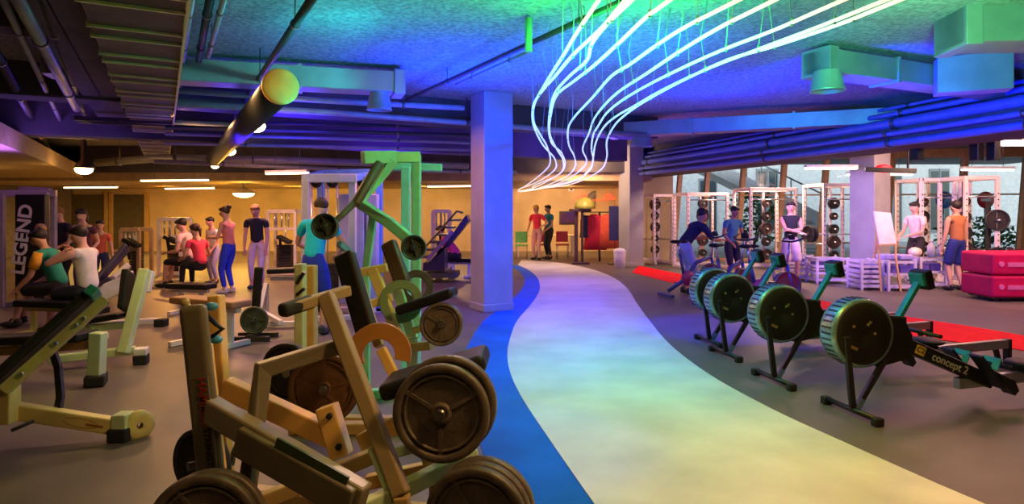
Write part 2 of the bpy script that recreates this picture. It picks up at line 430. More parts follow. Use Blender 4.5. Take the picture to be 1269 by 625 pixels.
# right ducts
a = V((3.75, 6.9, 3.16)); b = V((6.6, 8.6, 3.16))
t = duct('air_duct', 'green-lit branch duct with a turned-down outlet at the upper right', b, V((3.36, 7.15, 3.2)), .34, .26, galv)
diffuser(V((3.42, 7.0, 3.07)), .175, 'green round diffuser below the upper-right branch duct')
a = V((4.1, 6.05, 3.24)); b = V((8.2, 5.6, 3.24))
duct('air_duct', 'big boxy green duct at the top right corner of the ceiling', b, a, .5, .33, galv)
q = MB(); q.beam(V((4.95, 7.55, 3.12)), V((5.6, 7.25, 3.12)), .3, .42); o = q.build('duct_box', galv, bevel=.01); tag(o, 'square duct junction box between the two upper-right ducts', 'duct')
a, b = V((1.9, 12.6, 3.12)), V((6.4, 10.6, 3.12))
duct('air_duct', 'blue-lit duct behind the neon tubes above the pipes', b, a, .36, .26, galv)
diffuser(V((2.45, 12.2, 2.99)), .2, 'blue-lit round diffuser behind the curve of the neon tubes')
a, b = V((-9.4, 10.6, 2.92)), V((-6.3, 11.6, 2.92))
duct('air_duct', 'short grey duct left of the ribbed duct near the low tan ceiling', a, b, .34, .2, galv_dark)
diffuser(V((-8.9, 10.75, 2.82)), .2, 'bluish square-looking diffuser under the short grey duct at left')

def pipe(label, pts, r, m=pipe_mat, cat='pipe', name='ceiling_pipe', clamps=True, n=10):
    pts = [V(p) for p in pts]
    t = thing(name, label, cat, pts[0].to_tuple())
    q = MB(); q.path(pts, r, n); q.build('tube', m, t)
    if clamps:
        L_ = sum((pts[i+1]-pts[i]).length for i in range(len(pts)-1)); k = max(2, int(L_/2.2))
        for i in range(k):
            u = (i+.5)/k*(len(pts)-1); j = int(u); p = pts[j].lerp(pts[j+1], u-j); d = (pts[j+1]-pts[j]).normalized()
            c = MB(); c.cyl(p-d*.02, p+d*.02, r*1.25, n=10); c.cyl(p, V((p.x,p.y,HC+.01)), .006, n=5); c.build('pipe_hanger', steel_dark, t)
    return t
def PZ(px, py, z): return P(px, py, (z-H)*F/(HY-py))
pipe('dark pipe running from the top edge down past the round-ended lamp', [PZ(400,-22,3.12), PZ(342,66,3.12), PZ(296,136,3.12)], .035, pipe_dark)
pipe('thin dark conduit slanting from the column top to the neon tubes', [PZ(800,-12,3.22), PZ(655,55,3.22), PZ(490,130,3.22)], .028, pipe_dark)
pipe('thin pipe parallel below the slanting dark conduit', [PZ(660,62,3.3), PZ(565,105,3.3)], .02, pipe_mat)
pipe('long pale blue pipe crossing just in front of the square column top', [PZ(205,128,2.98), PZ(430,141,2.98), PZ(700,162,2.98), PZ(800,167,2.98)], .045)
pipe('second blue pipe crossing between the duct and the dark beams', [PZ(215,112,3.1), PZ(420,126,3.1), PZ(575,134,3.1)], .04)
pipe('low lilac pipe crossing behind the tall lever machine', [PZ(190,200,2.6), PZ(420,210,2.6), PZ(640,214,2.6)], .05)
pipe('thick purple pipe crossing at the end of the ribbed duct', [PZ(120,202,2.75), PZ(200,196,2.75), PZ(330,198,2.75), PZ(580,206,2.75)], .09)
pipe('blue-lit pipe at the far left descending toward the low tan ceiling', [PZ(18,-10,3.0), PZ(95,135,3.0)], .05)
pipe('teal-lit conduit just left of the ribbed duct', [PZ(78,-10,3.1), PZ(128,105,3.1)], .03)
pipe('cyan-lit conduit just right of the ribbed duct', [PZ(238,-10,3.2), PZ(226,75,3.2)], .03)
pipe('second cyan-lit conduit right of the ribbed duct', [PZ(280,-10,3.2), PZ(258,70,3.2)], .025)
pipe('dark cable run between the two cyan-lit conduits', [PZ(262,-10,3.25), PZ(246,75,3.25)], .035, pipe_dark)
pipe('vertical stub pipe hanging from the ceiling left of the neon tubes', [PZ(655,22,3.38), PZ(655,22,3.38)+V((0,0,-.32))], .035, mat('green_pipe', (.2,.6,.3), .4), clamps=False)

for l, z, r, y0, y1, m_ in (('thin dark pipe high behind the linear lamp', 3.0, .03, 150, 158, pipe_dark), ('dark cable pipe behind the round diffuser', 2.85, .035, 158, 168, pipe_dark), ('slim blue pipe below the dark cable pipe', 2.8, .03, 166, 177, pipe_mat), ('slim violet pipe above the lever tower', 2.7, .028, 178, 186, pipe_mat)):
    pipe(l, [PZ(205,y0,z), PZ(400,(y0+y1)/2,z), PZ(582,y1,z)], r, m_)
for k, (x0, x1, y1, r, m_) in enumerate(((-20,60,185,.05,pipe_dark), (48,108,150,.035,pipe_dark), (110,150,140,.03,pipe_mat), (0,82,165,.03,pipe_mat))):
    pipe(('dark pipe in the far left ceiling corner', 'dark pipe between the blue-lit pipe and the ribbed duct', 'thin conduit close along the left of the ribbed duct', 'thin pipe left of the blue-lit far-left pipe')[k], [PZ(x0,-10 if k else 40,3.05), PZ(x1,y1,3.05)], r, m_)
t = thing('cable_tray', 'dark cable tray crossing the left ceiling before the ribbed duct end', 'cable tray', (-6,11,2.85))
a_, b_ = PZ(95,148,2.9), PZ(330,158,2.9); d_ = (b_-a_).normalized(); s_ = V((-d_.y,d_.x,0))
for sg in (-1,1):
    q = MB(); q.beam(a_+s_*.14*sg, b_+s_*.14*sg, .015, .07); q.build('side_rail', steel_dark, t)
for k in range(22):
    p_ = a_.lerp(b_, (k+.5)/22); q = MB(); q.beam(p_-s_*.14, p_+s_*.14, .03, .012); q.build('rung', steel_dark, t)
q = MB()
for k in range(4): q.path([a_+s_*(.03*k-.05)+Z*.02, b_+s_*(.03*k-.05)+Z*.02], .013, 6)
q.build('cable_bundle', pipe_dark, t)

# pipe-filled downstand following the track along the window side
edge = [V((1.0,24.6,0)), V((2.05,23.2,0)), V((3.7,17.9,0)), V((5.1,13.0,0)), V((5.85,10.0,0)), V((6.25,7.8,0)), V((6.5,5.0,0)), V((6.6,1.0,0))]
edge = smooth_pts(edge, 4)
def off_edge(dx, z): return [V((p.x+dx, p.y, z)) for p in edge]
b = MB(); n = len(edge); vs = []
for p in edge: vs += [V((p.x+.12,p.y,2.56)), V((p.x+1.0,p.y,2.56)), V((p.x+1.0,p.y,2.85)), V((p.x+.12,p.y,2.85))]
fs = [(i*4+j, i*4+(j+1) % 4, (i+1)*4+(j+1) % 4, (i+1)*4+j) for i in range(n-1) for j in range(4)]+[(0,3,2,1), ((n-1)*4,(n-1)*4+1,(n-1)*4+2,(n-1)*4+3)]
b.add(vs, fs); structure(b.build('ceiling_downstand', beam_mat))
b = MB(); vs = []
for p in edge: vs += [V((p.x+.5,p.y,2.85)), V((p.x+.8,p.y,2.85)), V((p.x+.8,p.y,HC)), V((p.x+.5,p.y,HC))]
b.add(vs, fs); structure(b.build('ceiling_downstand', beam_mat))
lab = ['lowest blue pipe along the bottom edge of the window-side downstand', 'second blue pipe up on the window-side downstand', 'third thick blue pipe up on the window-side downstand', 'fourth blue pipe up on the window-side downstand', 'topmost thin pipe on the window-side downstand']
lit_pipe_mat = mat('bluish_pipe', (.12,.15,.50), .35, .2)  # blue lamplight is put into the pipe colour
for (dx, z, r), l in zip(((.0,2.6,.055),(-.05,2.74,.04),(.1,2.92,.08),(.2,3.08,.045),(.3,3.2,.03)), lab):
    t = thing('ceiling_pipe', l, 'pipe', (edge[0].x+dx, edge[0].y, z), group=None)
    q = MB(); q.path(off_edge(dx, z), r, 10); q.build('tube', lit_pipe_mat, t)
    for i in range(4, len(edge)-2, 4):
        p = V((edge[i].x+dx, edge[i].y, z)); d = (edge[i+1]-edge[i]).normalized(); c = MB(); c.cyl(p-d*.03, p+d*.03, r*1.3, n=10); c.build('pipe_clamp', steel_dark, t)

# ------------------------------------------------------------------ neon tubes
def neon_material():
    m = bpy.data.materials.new('rainbow_neon'); m.use_nodes = True; nt = m.node_tree; b = nt.nodes['Principled BSDF']
    g = nt.nodes.new('ShaderNodeNewGeometry'); sp = nt.nodes.new('ShaderNodeSeparateXYZ'); nt.links.new(g.outputs['Position'], sp.inputs[0])
    mr = nt.nodes.new('ShaderNodeMapRange'); mr.inputs[1].default_value = 2.0; mr.inputs[2].default_value = 22.0; nt.links.new(sp.outputs['Y'], mr.inputs[0])
    r = nt.nodes.new('ShaderNodeValToRGB'); cr = r.color_ramp
    stops = NEON
    while len(cr.elements) < len(stops): cr.elements.new(0.5)
    for e, (y, c) in zip(cr.elements, stops): e.position = (y-2)/20.0; e.color = (*c, 1)
    nt.links.new(mr.outputs[0], r.inputs['Fac']); nt.links.new(r.outputs['Color'], b.inputs['Emission Color']); b.inputs['Emission Strength'].default_value = NEON_S
    b.inputs['Base Color'].default_value = (.8,.8,.8,1)
    return m
NEON = [(2.0,(1.0,.74,.45)), (3.8,(1.0,.84,.62)), (4.9,(.60,1.0,.72)), (6.2,(.36,1.0,.92)), (7.6,(.34,.82,1.0)), (10.5,(.40,.66,1.0)), (14,(.62,.62,1.0)), (21,(1.0,.80,.78))]
NEON_S = 1.05
neon = neon_material()
traces = [
 [(742,0),(715,40),(697,70),(675,105),(662,130),(661,150),(670,168),(678,182),(682,200),(675,212),(655,228),(642,236)],
 [(775,0),(745,35),(710,68),(690,92),(665,122),(660,138),(662,158),(673,180),(688,198),(686,212),(665,226),(644,234)],
 [(783,0),(752,30),(733,55),(727,75),(705,95),(688,115),(682,135),(680,160),(684,178),(696,190),(700,205),(690,218),(662,230)],
 [(830,0),(800,22),(765,55),(735,82),(712,100),(690,118),(683,140),(681,165),(690,185),(698,200),(694,215),(668,230)],
 [(915,0),(850,33),(815,55),(780,80),(757,95),(735,120),(712,145),(704,160),(705,180),(712,195),(712,208),(700,220),(672,232)],
 [(960,0),(890,35),(840,65),(800,92),(765,115),(745,135),(735,150),(730,165),(722,185),(727,200),(718,212),(700,224),(680,231)],
 [(1045,0),(960,37),(900,60),(850,82),(800,107),(770,125),(752,140),(742,155),(735,168),(733,185),(735,200),(728,212),(710,224)],
 [(1115,0),(1040,30),(960,57),(900,75),(840,103),(800,125),(778,140),(762,155),(752,175),(752,195),(745,210),(725,222),(700,230)],
 [(1095,1),(1015,33),(940,61),(880,84),(820,112),(785,132),(764,144),(748,158),(738,178),(735,196),(730,212),(708,226)],
]
names = ['leftmost of the neon tubes, bending nearest to the square column', 'second neon tube from the left, crossing the leftmost at its bend', 'third neon tube from the left, thickest looking near the top edge', 'fourth neon tube from the left, leaving the top edge straight above the track',
 'neon tube in the middle of the bundle with the sharpest single bend', 'neon tube just right of the middle one, bending lower', 'neon tube third from the right with wires above it', 'rightmost neon tube, the lowest line reaching the top right', 'neon tube running close beside the rightmost one']
cable = mat('clear_wire', (.35,.55,.55), .4)
for tr, l in zip(traces, names):
    pts = []
    for (x, y) in tr:
        z = 2.8 if y < 150 else 2.8-.5*(y-150)/86.0
        pts.append(PZ(x, y, z))
    pts = [pts[0]+(pts[0]-pts[1]).normalized()*2.2]+pts+([PZ(655,235.5,2.32)+V((random.uniform(-.1,.1),0,random.uniform(-.04,.04))), PZ(641,238,2.32)+V((0,random.uniform(-.6,.2),0))] if tr[-1][0] > 650 else [])
    sp = smooth_pts(pts, 5)
    t = thing('neon_tube', l, 'neon light', sp[0].to_tuple(), group='neon tubes hung above the track')
    q = MB(); q.path(sp, .0135, 8); q.build('glow_tube', neon, t)
    for i in range(8, len(sp)-22, 7):
        p = sp[i]; c = MB(); c.path([V((p.x,p.y,p.z+.015)), V((p.x+random.uniform(-.05,.05), p.y, (p.z+HC)/2)), V((p.x+random.uniform(-.08,.08), p.y, HC+.01))], .004, 5); c.cyl((p.x,p.y,p.z-.024), (p.x,p.y,p.z+.03), .01, n=8)
        c.build('hanger_wire', cable, t)

# ------------------------------------------------------------------ lamps
bulb_m = emit('warm_bulb', (1.0, .62, .28), 18.0)
tube_m = emit('warm_strip_glow', (1.0, .72, .42), 6.0)
tube_w = emit('pale_strip_glow', (1.0, .88, .78), 5.0)
black_lamp = mat('lamp_black', (.02,.018,.016), .4, .2)
a = P(348, 107, 6.0); zz = a.z; b = a+D1*9.6; b.z = zz
t = thing('linear_spot_lamp', 'long dark round-ended ceiling tube with three glowing spots', 'lamp', a.to_tuple())
q = MB(); q.cyl(a, b, .15, n=24); q.build('housing', black_lamp, t)
q = MB(); d = (b-a).normalized(); q.lathe([(0,-.035),(.09,-.03),(.145,-.012),(.168,.005),(.168,.03),(.15,.03)], a, d, 28); q.build('end_cap', mat('cap_tan', (.78,.34,.05), .55), t)
for s_, (px, py) in zip((0,1,2), ((325,150),(292,183),(275,202))):
    k = (py-107)/(262-107.0); dist = 6.0/(1-k) if k < 1 else 14
    p = a+D1*((dist-6.0)/D1.y); c = p+D2*.11+V((0,0,-.075))
    e = MB(); R3 = Matrix.Rotation(YAW, 3, 'Z'); e.ell(c, (.085,.34,.06), R3); e.build('glowing_spot', bulb_m, t)
q = MB()
for k in (1.5, 4.5, 7.5): p = a+D1*k; q.cyl(p+V((0,0,.12)), V((p.x,p.y,HC+.01)), .008, n=6)
q.build('suspension_rod', steel_dark, t)
def strip_light(label, a, b, m=tube_m, w=.12, zc=None):
    t = thing('strip_light', label, 'lamp', ((a+b)/2).to_tuple(), group='strip lights')
    q = MB(); q.beam(a, b, w, .05); q.build('housing', mat('lamp_white', (.6,.58,.55), .5), t, bevel=.006)
    q = MB(); q.beam(a+V((0,0,-.045)), b+V((0,0,-.045)), w*.7, .04); q.build('diffuser', m, t, bevel=.012)
    if zc:
        q = MB()
        for f in (.2,.8): p = a.lerp(b,f); q.cyl(p+V((0,0,.02)), V((p.x,p.y,zc+.01)), .006, n=6)
        q.build('suspension_wire', steel_dark, t)
    return t
strips = [((80,239),(145,241),21,'strip light above the dark-shirted pair at the left'), ((175,224),(258,228),17.5,'upper strip light over the seated group at the left'), ((205,240),(265,242),22,'lower strip light over the seated group at the left'),
          ((330,211),(382,215),14.2,'strip light near the top of the pulley tower'), ((530,237),(585,241),20,'strip light between the lever machine and the square column')]
STRIP_POS = []
for (p0, p1, Y, l) in strips:
    zc = 2.42 if Y > 18.4 else HC
    zz = 2.36 if Y > 18.4 else 2.42
    a = PZ(p0[0], 262-(zz-H)*F/Y, zz); b = PZ(p1[0], 262-(zz-H)*F/(Y*.98), zz)
    strip_light(l, a, b, zc=zc); STRIP_POS.append((a+b)/2)
a = PZ(997,207,2.42); b = PZ(1108,207,2.42)
for (px0, px1, py, z, l) in ((998,1062,206,2.46,'warm strip light hanging in front of the lilac column'), (1192,1256,208,2.5,'pale strip light hanging by the windows at far right'), (1050,1130,214,2.4,'pale strip light right of the lilac column'), (1238,1275,176,2.7,'short strip light at the right edge above the windows')):
    strip_light(l, PZ(px0,py,z), PZ(px1,py,z), tube_w, zc=HC)
t = thing('spot_bulb', 'small glowing bulb in a dark fitting at the left ceiling', 'lamp', P(104,208,13.5).to_tuple())
p = P(104,210,13.5)
q = MB(); q.ell(p, (.17,.17,.11)); q.build('bulb', bulb_m, t)
q = MB(); q.lathe([(.05,.6),(.06,.2),(.15,.1),(.2,.02),(.19,.02),(.1,.12)], p, Z, 16); q.cyl(p+V((0,0,.5)), V((p.x,p.y,2.79 if p.x < -9.3 else HC)), .02); q.build('shade', black_lamp, t)
t = thing('dome_lamp', 'bright round dome lamp in front of the far tan wall', 'lamp', P(300,236,20).to_tuple())
p = P(302,240,20.5)
q = MB(); q.ell(p, (.32,.32,.13)); q.build('bulb', bulb_m, t)
q = MB(); q.lathe([(.03,.45),(.03,.2),(.2,.12),(.36,.02),(.34,.0),(.1,.12)], p, Z, 18); q.build('shade', mat('lamp_white', (.6,.58,.55), .5), t)
DOME = p.copy()
# exit light on a dark bracket by the lilac column
p = P(1095, 209, 12.6)
t = thing('exit_light', 'small glowing red light on a dark bar by the lilac column', 'sign light', p.to_tuple())
q = MB(); q.ell(p, (.17,.07,.085)); q.build('red_lens', emit('red_lens', (1,.004,.02), 1.1), t)
q = MB(); q.beam(P(1072,210,12.6), P(1135,212,12.4), .1, .09); q.cyl(P(1125,211,12.45), V((*P(1125,211,12.45).xy, HC+.01)), .02); q.build('bracket', black_lamp, t, bevel=.01)
for px, l in ((1210,'dark banner panel hanging from the ceiling near the far right window'), (1231,'second dark banner panel hanging at the far right window'), (1136,'dark hanging speaker just right of the lilac column')):
    p = P(px, 186, 10.5); q = MB(); q.box(p, (.16,.14,.34), .4); q.cyl(p+V((0,0,.17)), V((p.x,p.y,HC+.01)), .012, n=8); o = q.build('hanging_speaker', black_lamp, bevel=.01); tag(o, l.replace('banner panel', 'speaker box'), 'speaker')
# ------------------------------------------------------------------ weight plates
def plate_mesh(name, R, th, spokes=3, m=cast_iron, hole=.026, phase=0.0):
    """spoked cast plate, axis along local Z, raised rim and hub, open windows between the spokes"""
    b = MB()
    b.lathe([(R*.86,-th/2),(R*.97,-th/2),(R,-th*.36),(R,th*.36),(R*.97,th/2),(R*.86,th/2),(R*.83,th*.3),(R*.83,-th*.3)], (0,0,0), Z, 40, closed=True)
    b.lathe([(hole,-th/2),(R*.19,-th/2),(R*.23,-th*.25),(R*.23,th*.25),(R*.19,th/2),(hole,th/2)], (0,0,0), Z, 24, closed=True)
    n = 48; rings = [R*.21, R*.46, R*.74, R*.85]; t = th*.10
    for j in range(n):
        a0 = 2*math.pi*j/n; a1 = 2*math.pi*(j+1)/n; u = ((a0+phase)/(2*math.pi)*spokes) % 1
        for i in range(3):
            tt = th*.03 if (i == 1 and spokes and .20 < u < .80) else t
            q = []
            for z in (-tt, tt):
                for (r, a) in ((rings[i],a0),(rings[i+1],a0),(rings[i+1],a1),(rings[i],a1)): q.append(V((r*math.cos(a), r*math.sin(a), z)))
            b.hexa(q)
    for k in range(spokes):
        a = 2*math.pi*k/spokes-phase; e = V((math.cos(a), math.sin(a), 0)); b.beam(e*R*.2, e*R*.85, R*.075, th*.66)
    b.lathe([(R*.72,-th*.10),(R*.74,-th*.34),(R*.78,-th*.34),(R*.78,th*.34),(R*.74,th*.34),(R*.72,th*.10)], (0,0,0), Z, 40, closed=True)
    o = b.build(name, m, local=True)
    return o.data, o
PLATES = {}
def plate(label, c, axis, R, th=.045, spokes=3, m=cast_iron, group=None, spin=0.0):
    key = (round(R,3), round(th,3), spokes, m.name)
    if key not in PLATES:
        me, o = plate_mesh('weight_plate', R, th, spokes, m); PLATES[key] = me
    else:
        o = bpy.data.objects.new('weight_plate', PLATES[key]); COL.objects.link(o)
    o.location = c; o.rotation_euler = (V(axis).to_track_quat('Z', 'Y')@__import__('mathutils').Quaternion((0,0,1), spin)).to_euler()
    return tag(o, label, 'weight plate', group)

# ------------------------------------------------------------------ nearest machine: plate-loaded leg machine
amber = mat('amber_frame_paint', (.78,.46,.12), .4, var=.1, coat=.2)
t = thing('leg_press_machine', 'cream plate-loaded lever machine with black pads filling the foreground', 'gym machine', (-1.0, 3.1, 0))
A = t
q = MB(); q.beam(P(239,378,3.0), P(263,600,3.0), .125, .055, up=V((0,1,0)), w2=.125); q.build('front_cover', olive, A, bevel=.027, seg=4)
q = MB(); q.beam(P(246,428,3.09), P(275,690,3.07), .105, .09, up=V((0,1,0))); q.build('upright_column', amber, A, bevel=.01)
q = MB(); q.ell(P(229,374,3.02), .022); q.cyl(P(229,374,3.02), P(238,385,3.04), .012); q.build('top_knob', cream, A)
letter_red = mat('red_lettering', (.30,.03,.025), .5); letter_dark = mat('dark_lettering', (.012,.010,.010), .5)
d = (P(263,600,3.0)-P(239,378,3.0)).normalized(); xr = V((1,0,0))
lb = MB(); lb.beam(P(246,468,2.965), P(258.5,590,2.965), .085, .01, up=V((0,1,0))); lb.build('name_plate', mat('plaque', (.13,.105,.065), .5), A)
f_ = lambda k: P(239+24*k, 378+222*k, 2.958)
zdir = V((0,-1,0)); xdir = d; ydir = zdir.cross(xdir)
text_mesh('lettering', 'HAMMER', letter_red, A, f_(.545), xdir, ydir, .056, .002, local=False, bold=.001)
text_mesh('lettering', 'STRENGTH', letter_dark, A, f_(.815), xdir, ydir, .041, .002, local=False, bold=.001)
q = MB(); q.beam(P(258,506,3.0), P(452,618,2.72), .08, .115); q.build('main_beam', mat('olive_main', (.30,.245,.16), .35, coat=.5), A, bevel=.012)
q = MB(); q.beam(P(300,543,2.91), P(440,622,2.71), .10, .135); q.build('beam_sleeve', olive, A, bevel=.01)
q = MB(); q.beam(P(342,560,2.80)+Z*.035, P(430,610,2.69)+Z*.035, .012, .06); q.build('beam_decal', mat('dark_green_decal', (.05,.08,.03), .5), A)
q = MB(); q.beam(P(268,366,3.55), P(280,600,3.5), .068, .085, up=V((0,1,0))); q.beam(P(280,600,3.5), V((P(280,600,3.5).x, 3.5, .02)), .068, .085, up=V((0,1,0))); q.build('rear_upright', amber, A, bevel=.01)
for (px, py) in ((262,380),(268,421)):
    q = MB(); q.ell(P(px,py,3.42), (.035,.03,.022)); q.build('clip_knob', mat('cyan_knob', (.05,.28,.50), .35), A)
q = MB(); q.path([P(257,392,3.4), P(268,402,3.38), P(276,408,3.38), P(262,418,3.4)], .013, 8); q.build('clip_cord', black_plastic, A)
q = MB(); q.beam(P(280,480,3.5), P(412,541,3.35), .08, .11); q.build('link_beam', amber, A, bevel=.01)
q = MB(); q.beam(P(405,503,3.33), P(424,566,3.30), .10, .10, up=V((0,1,0))); q.build('pivot_bracket', amber, A, bevel=.008)
for k in (.2, .8):
    p = P(405,503,3.27).lerp(P(424,566,3.24), k); q = MB(); q.cyl(p, p+V((0,-.02,0)), .016, n=12); q.build('bolt', iron_dark, A)
q = MB(); q.path([P(306,612,2.92), P(326,458,3.06), P(424,428,3.25)], 0, rect=(.062,.075)); q.build('guard_frame', olive, A, bevel=.008)
q = MB(); q.beam(P(404,366,3.28), P(498,614,2.9), .075, .075, up=V((0,1,0))); q.build('lever_arm', mat('olive_cream', (.33,.24,.12), .42), A, bevel=.01)
q = MB(); q.beam(P(352,384,3.12), P(432,360,3.42), .055, .055); q.build('handle_bar', mat('olive_cream', (.33,.24,.12), .42), A, bevel=.008)
q = MB(); q.beam(P(348,386,3.10), P(388,373,3.27), .07, .068); q.build('grip', rubber, A, bevel=.022, seg=3)
q = MB(); q.beam(P(426,314,3.72), P(455,412,3.55), .125, .07, up=V((0.25,1,0))); q.build('back_pad', black_vinyl, A, bevel=.025, seg=4)
q = MB(); q.beam(P(446,352,3.78), P(470,430,3.6), .05, .05, up=V((0,1,0))); q.build('pad_bracket', cream, A, bevel=.006)
q = MB(); q.beam(P(478,480,3.22), P(604,442,3.2), .30, .085); q.build('seat_pad', black_vinyl, A, bevel=.03, seg=4)
q = MB(); q.beam(P(508,490,3.2), P(540,600,3.15), .06, .06, up=V((0,1,0))); q.beam(P(540,600,3.15), V((*P(540,600,3.15).xy,.03)), .06, .06, up=V((0,1,0))); q.build('seat_post', cream, A, bevel=.008)
# quarter cam disc
ax = V((.12,-1,.12)); q = MB(); q.lathe([(.085,-.03),(.172,-.03),(.172,.03),(.085,.03)], P(470,440,3.5), ax, 40, closed=True, smooth=False, a0=-.5, a1=3.4); q.build('cam_disc', mat('amber_paint', (.34,.15,.03), .4), A, bevel=.004)
q = MB(); q.beam(P(472,432,3.42), P(492,472,3.4), .05, .05, up=V((0,1,0))); q.build('cam_arm', amber, A, bevel=.006)
q = MB(); q.beam(P(448,548,3.3), P(520,512,3.2), .07, .085); q.build('link_beam', amber, A, bevel=.008)
q = MB(); q.beam(P(380,590,3.2), P(548,545,3.2), .05, .05); q.build('cross_rail', mint, A, bevel=.006)
q = MB(); q.beam(P(462,556,3.05), P(496,640,2.9), .04, .05, up=V((0,1,0))); q.beam(P(415,595,2.9), P(440,650,2.8), .04, .05, up=V((0,1,0))); q.build('rail_bracket', mint, A, bevel=.006)
q = MB(); q.beam(P(432,640,2.85), P(590,562,3.15), .07, .07); q.build('base_rail', mint, A, bevel=.008)
q = MB(); q.beam(P(280,640,2.95), P(470,562,3.2), .06, .07); q.build('base_rail', cream, A, bevel=.008)
q = MB(); q.beam(P(455,598,3.25), P(560,575,3.2), .06, .07); q.build('cross_rail', amber, A, bevel=.008)
for (pa, pb, w_) in ((P(556,575,3.15), V((P(560,575,3.15).x+.02,3.1,.02)), .07), (P(440,640,2.82), V((*P(440,640,2.82).xy,.02)), .07), (P(308,612,2.92), V((*P(308,612,2.92).xy,.02)), .062), (P(498,614,2.9), V((*P(500,630,2.9).xy,.02)), .07)):
    q = MB(); q.beam(pa, pb, w_, w_, up=V((0,1,0))); q.build('support_leg', cream, A, bevel=.008)
for (pa, pb) in ((V((-1.55,3.08,.035)), V((-.25,3.08,.035))), (V((-1.52,3.5,.035)), V((-.25,3.2,.035)))):
    q = MB(); q.beam(pa, pb, .085, .07); q.build('floor_rail', cream, A, bevel=.01)
# loading pegs and their plates
def peg(a, b, par, r=.024):
    q = MB(); q.cyl(a, b, r, n=14); q.cyl(a, a+(b-a).normalized()*.02, r*2.2, n=14); q.build('plate_peg', steel_dark, par); 
axR = V((-.10,-1,.03)).normalized(); cR = P(547,512,2.93)
peg(cR-axR*.34, cR+axR*.055, A); q = MB(); q.beam(cR-axR*.32, P(540,560,3.2), .06, .06); q.build('peg_arm', cream, A, bevel=.006)
plate('big spoked iron plate facing us on the right arm of the foreground machine', cR, axR, .222, .05, 3, spin=.52)
plate('big plate tucked behind the front spoked plate on the right arm of the foreground machine', cR-axR*.062+V((.018,0,.022)), axR, .228, .05, 3, spin=.2)
axB = V((-.22,-.97,.0)).normalized(); cB = P(590,650,2.76); cB.z = .232
peg(cB-axB*.32, cB+axB*.04, A)
for k, l in enumerate(('frontmost plate of the three cut by the bottom edge, right of the foreground machine', 'middle plate of the three at the bottom edge, right of the foreground machine', 'rearmost plate of the three at the bottom edge, right of the foreground machine')):
    plate(l, cB-axB*.05*k+V((.006*k,0,.003*k)), axB, .225, .046, 3, spin=.4*k)
axL = V((.12,-.99,.02)).normalized(); cL = P(252,655,2.68); cL.z = .232
peg(cL-axL*.25, cL+axL*.04, A)
plate('dark plate whose top rim shows at the bottom edge under the lettered column', cL, axL, .225, .046, 3)
plate('second plate right behind the bottom-left plate under the lettered column', cL-axL*.052+V((.02,0,.003)), axL, .222, .046, 3, spin=.5)
cC = P(250,574,3.45); peg(cC+V((.12,.1,0)), cC-V((.05,.05,0)), A)
plate('round plate seen half hidden behind the lettered column', cC, V((-.35,-.93,0)), .185, .05, 0, m=iron_dark)
cD = P(402,482,3.95); axD = V((.05,-1,.05)).normalized(); 
# ------------------------------------------------------------------ second machine: cream seated press
t = thing('chest_press_machine', 'yellow-cream seated press between the foreground machine and the green lever tower', 'gym machine', (-1.0, 4.6, 0)); Bm = t
def post(pa, name, par, m, w=.09, d=.09, Y=None, bev=.01):
    q = MB(); q.beam(pa, V((pa.x, pa.y, .01)), w, d, up=V((0,1,0))); return q.build(name, m, par, bevel=bev)
post(P(372.5,327,4.5), 'upright_column', Bm, mat('pale_cream', (.60,.64,.34), .4), .062, .1)
q = MB()
for (y0, y1) in ((338,352),(358,366)): q.beam(P(368,y1,4.43), P(377,y0,4.43), .02, .03, up=V((0,1,0)))
q.build('decal_stripe', black_plastic, Bm)
post(P(385,329,4.62), 'upright_column', Bm, mat('amber_cream', (.60,.36,.10), .4), .078, .1)
gold = mat('yellow_cream', (.62,.52,.18), .4)
q = MB(); q.beam(P(462,334,4.55), P(494,418,4.45), .075, .07, up=V((0,1,0))); q.beam(P(445,338,4.55), P(480,332,4.55), .06, .06); q.beam(P(458,378,4.5), P(486,368,4.5), .055, .06); q.build('lever_frame', gold, Bm, bevel=.008)
q = MB(); q.beam(P(481,300,4.75), P(500,354,4.65), .12, .07, up=V((.2,1,0))); q.build('back_pad', mat('brown_vinyl', (.07,.04,.02), .45, bump=.1), Bm, bevel=.025, seg=4)
q = MB(); q.beam(P(490,350,4.7), P(512,420,4.6), .07, .07, up=V((0,1,0))); q.beam(P(512,420,4.6), V((*P(512,420,4.6).xy,.01)), .08, .08, up=V((0,1,0))); q.build('seat_frame', mint, Bm, bevel=.008)
q = MB(); q.beam(P(494,385,4.38), P(564,361,4.3), .16, .07); q.build('arm_pad', black_vinyl, Bm, bevel=.028, seg=4)
for (px, py, Y, r, m_) in ((497,374,4.5,.15,mat('dull_green', (.12,.2,.09), .5)), (516,356,4.75,.125,iron_dark)):
    q = MB(); q.lathe([(r*.6,-.02),(r,-.02),(r,.02),(r*.6,.02)], P(px,py,Y), V((.2,-1,.25)), 32, closed=True, smooth=False); q.build('cam_disc', m_, Bm, bevel=.004)
for (pa, pb) in ((V((-1.55,4.5,.04)), V((-.55,4.5,.04))), (V((-1.5,4.66,.04)), V((-.7,4.62,.04)))):
    q = MB(); q.beam(pa, pb, .085, .08); q.build('floor_rail', cream, Bm, bevel=.01)
q = MB(); q.beam(P(500,432,4.55), P(535,428,4.4), .05, .06); q.build('cross_rail', gold, Bm, bevel=.006)
cS = P(547,402,4.25); axS = V((-.05,-1,.08)).normalized(); peg(cS-axS*.3, cS+axS*.05, Bm, .02)
q = MB(); q.beam(cS-axS*.28, P(512,410,4.55), .05, .05); q.build('peg_arm', gold, Bm, bevel=.006)
plate('small iron plate standing out right of the long arm pad, before the square column', cS, axS, .142, .05, 3, spin=.5)
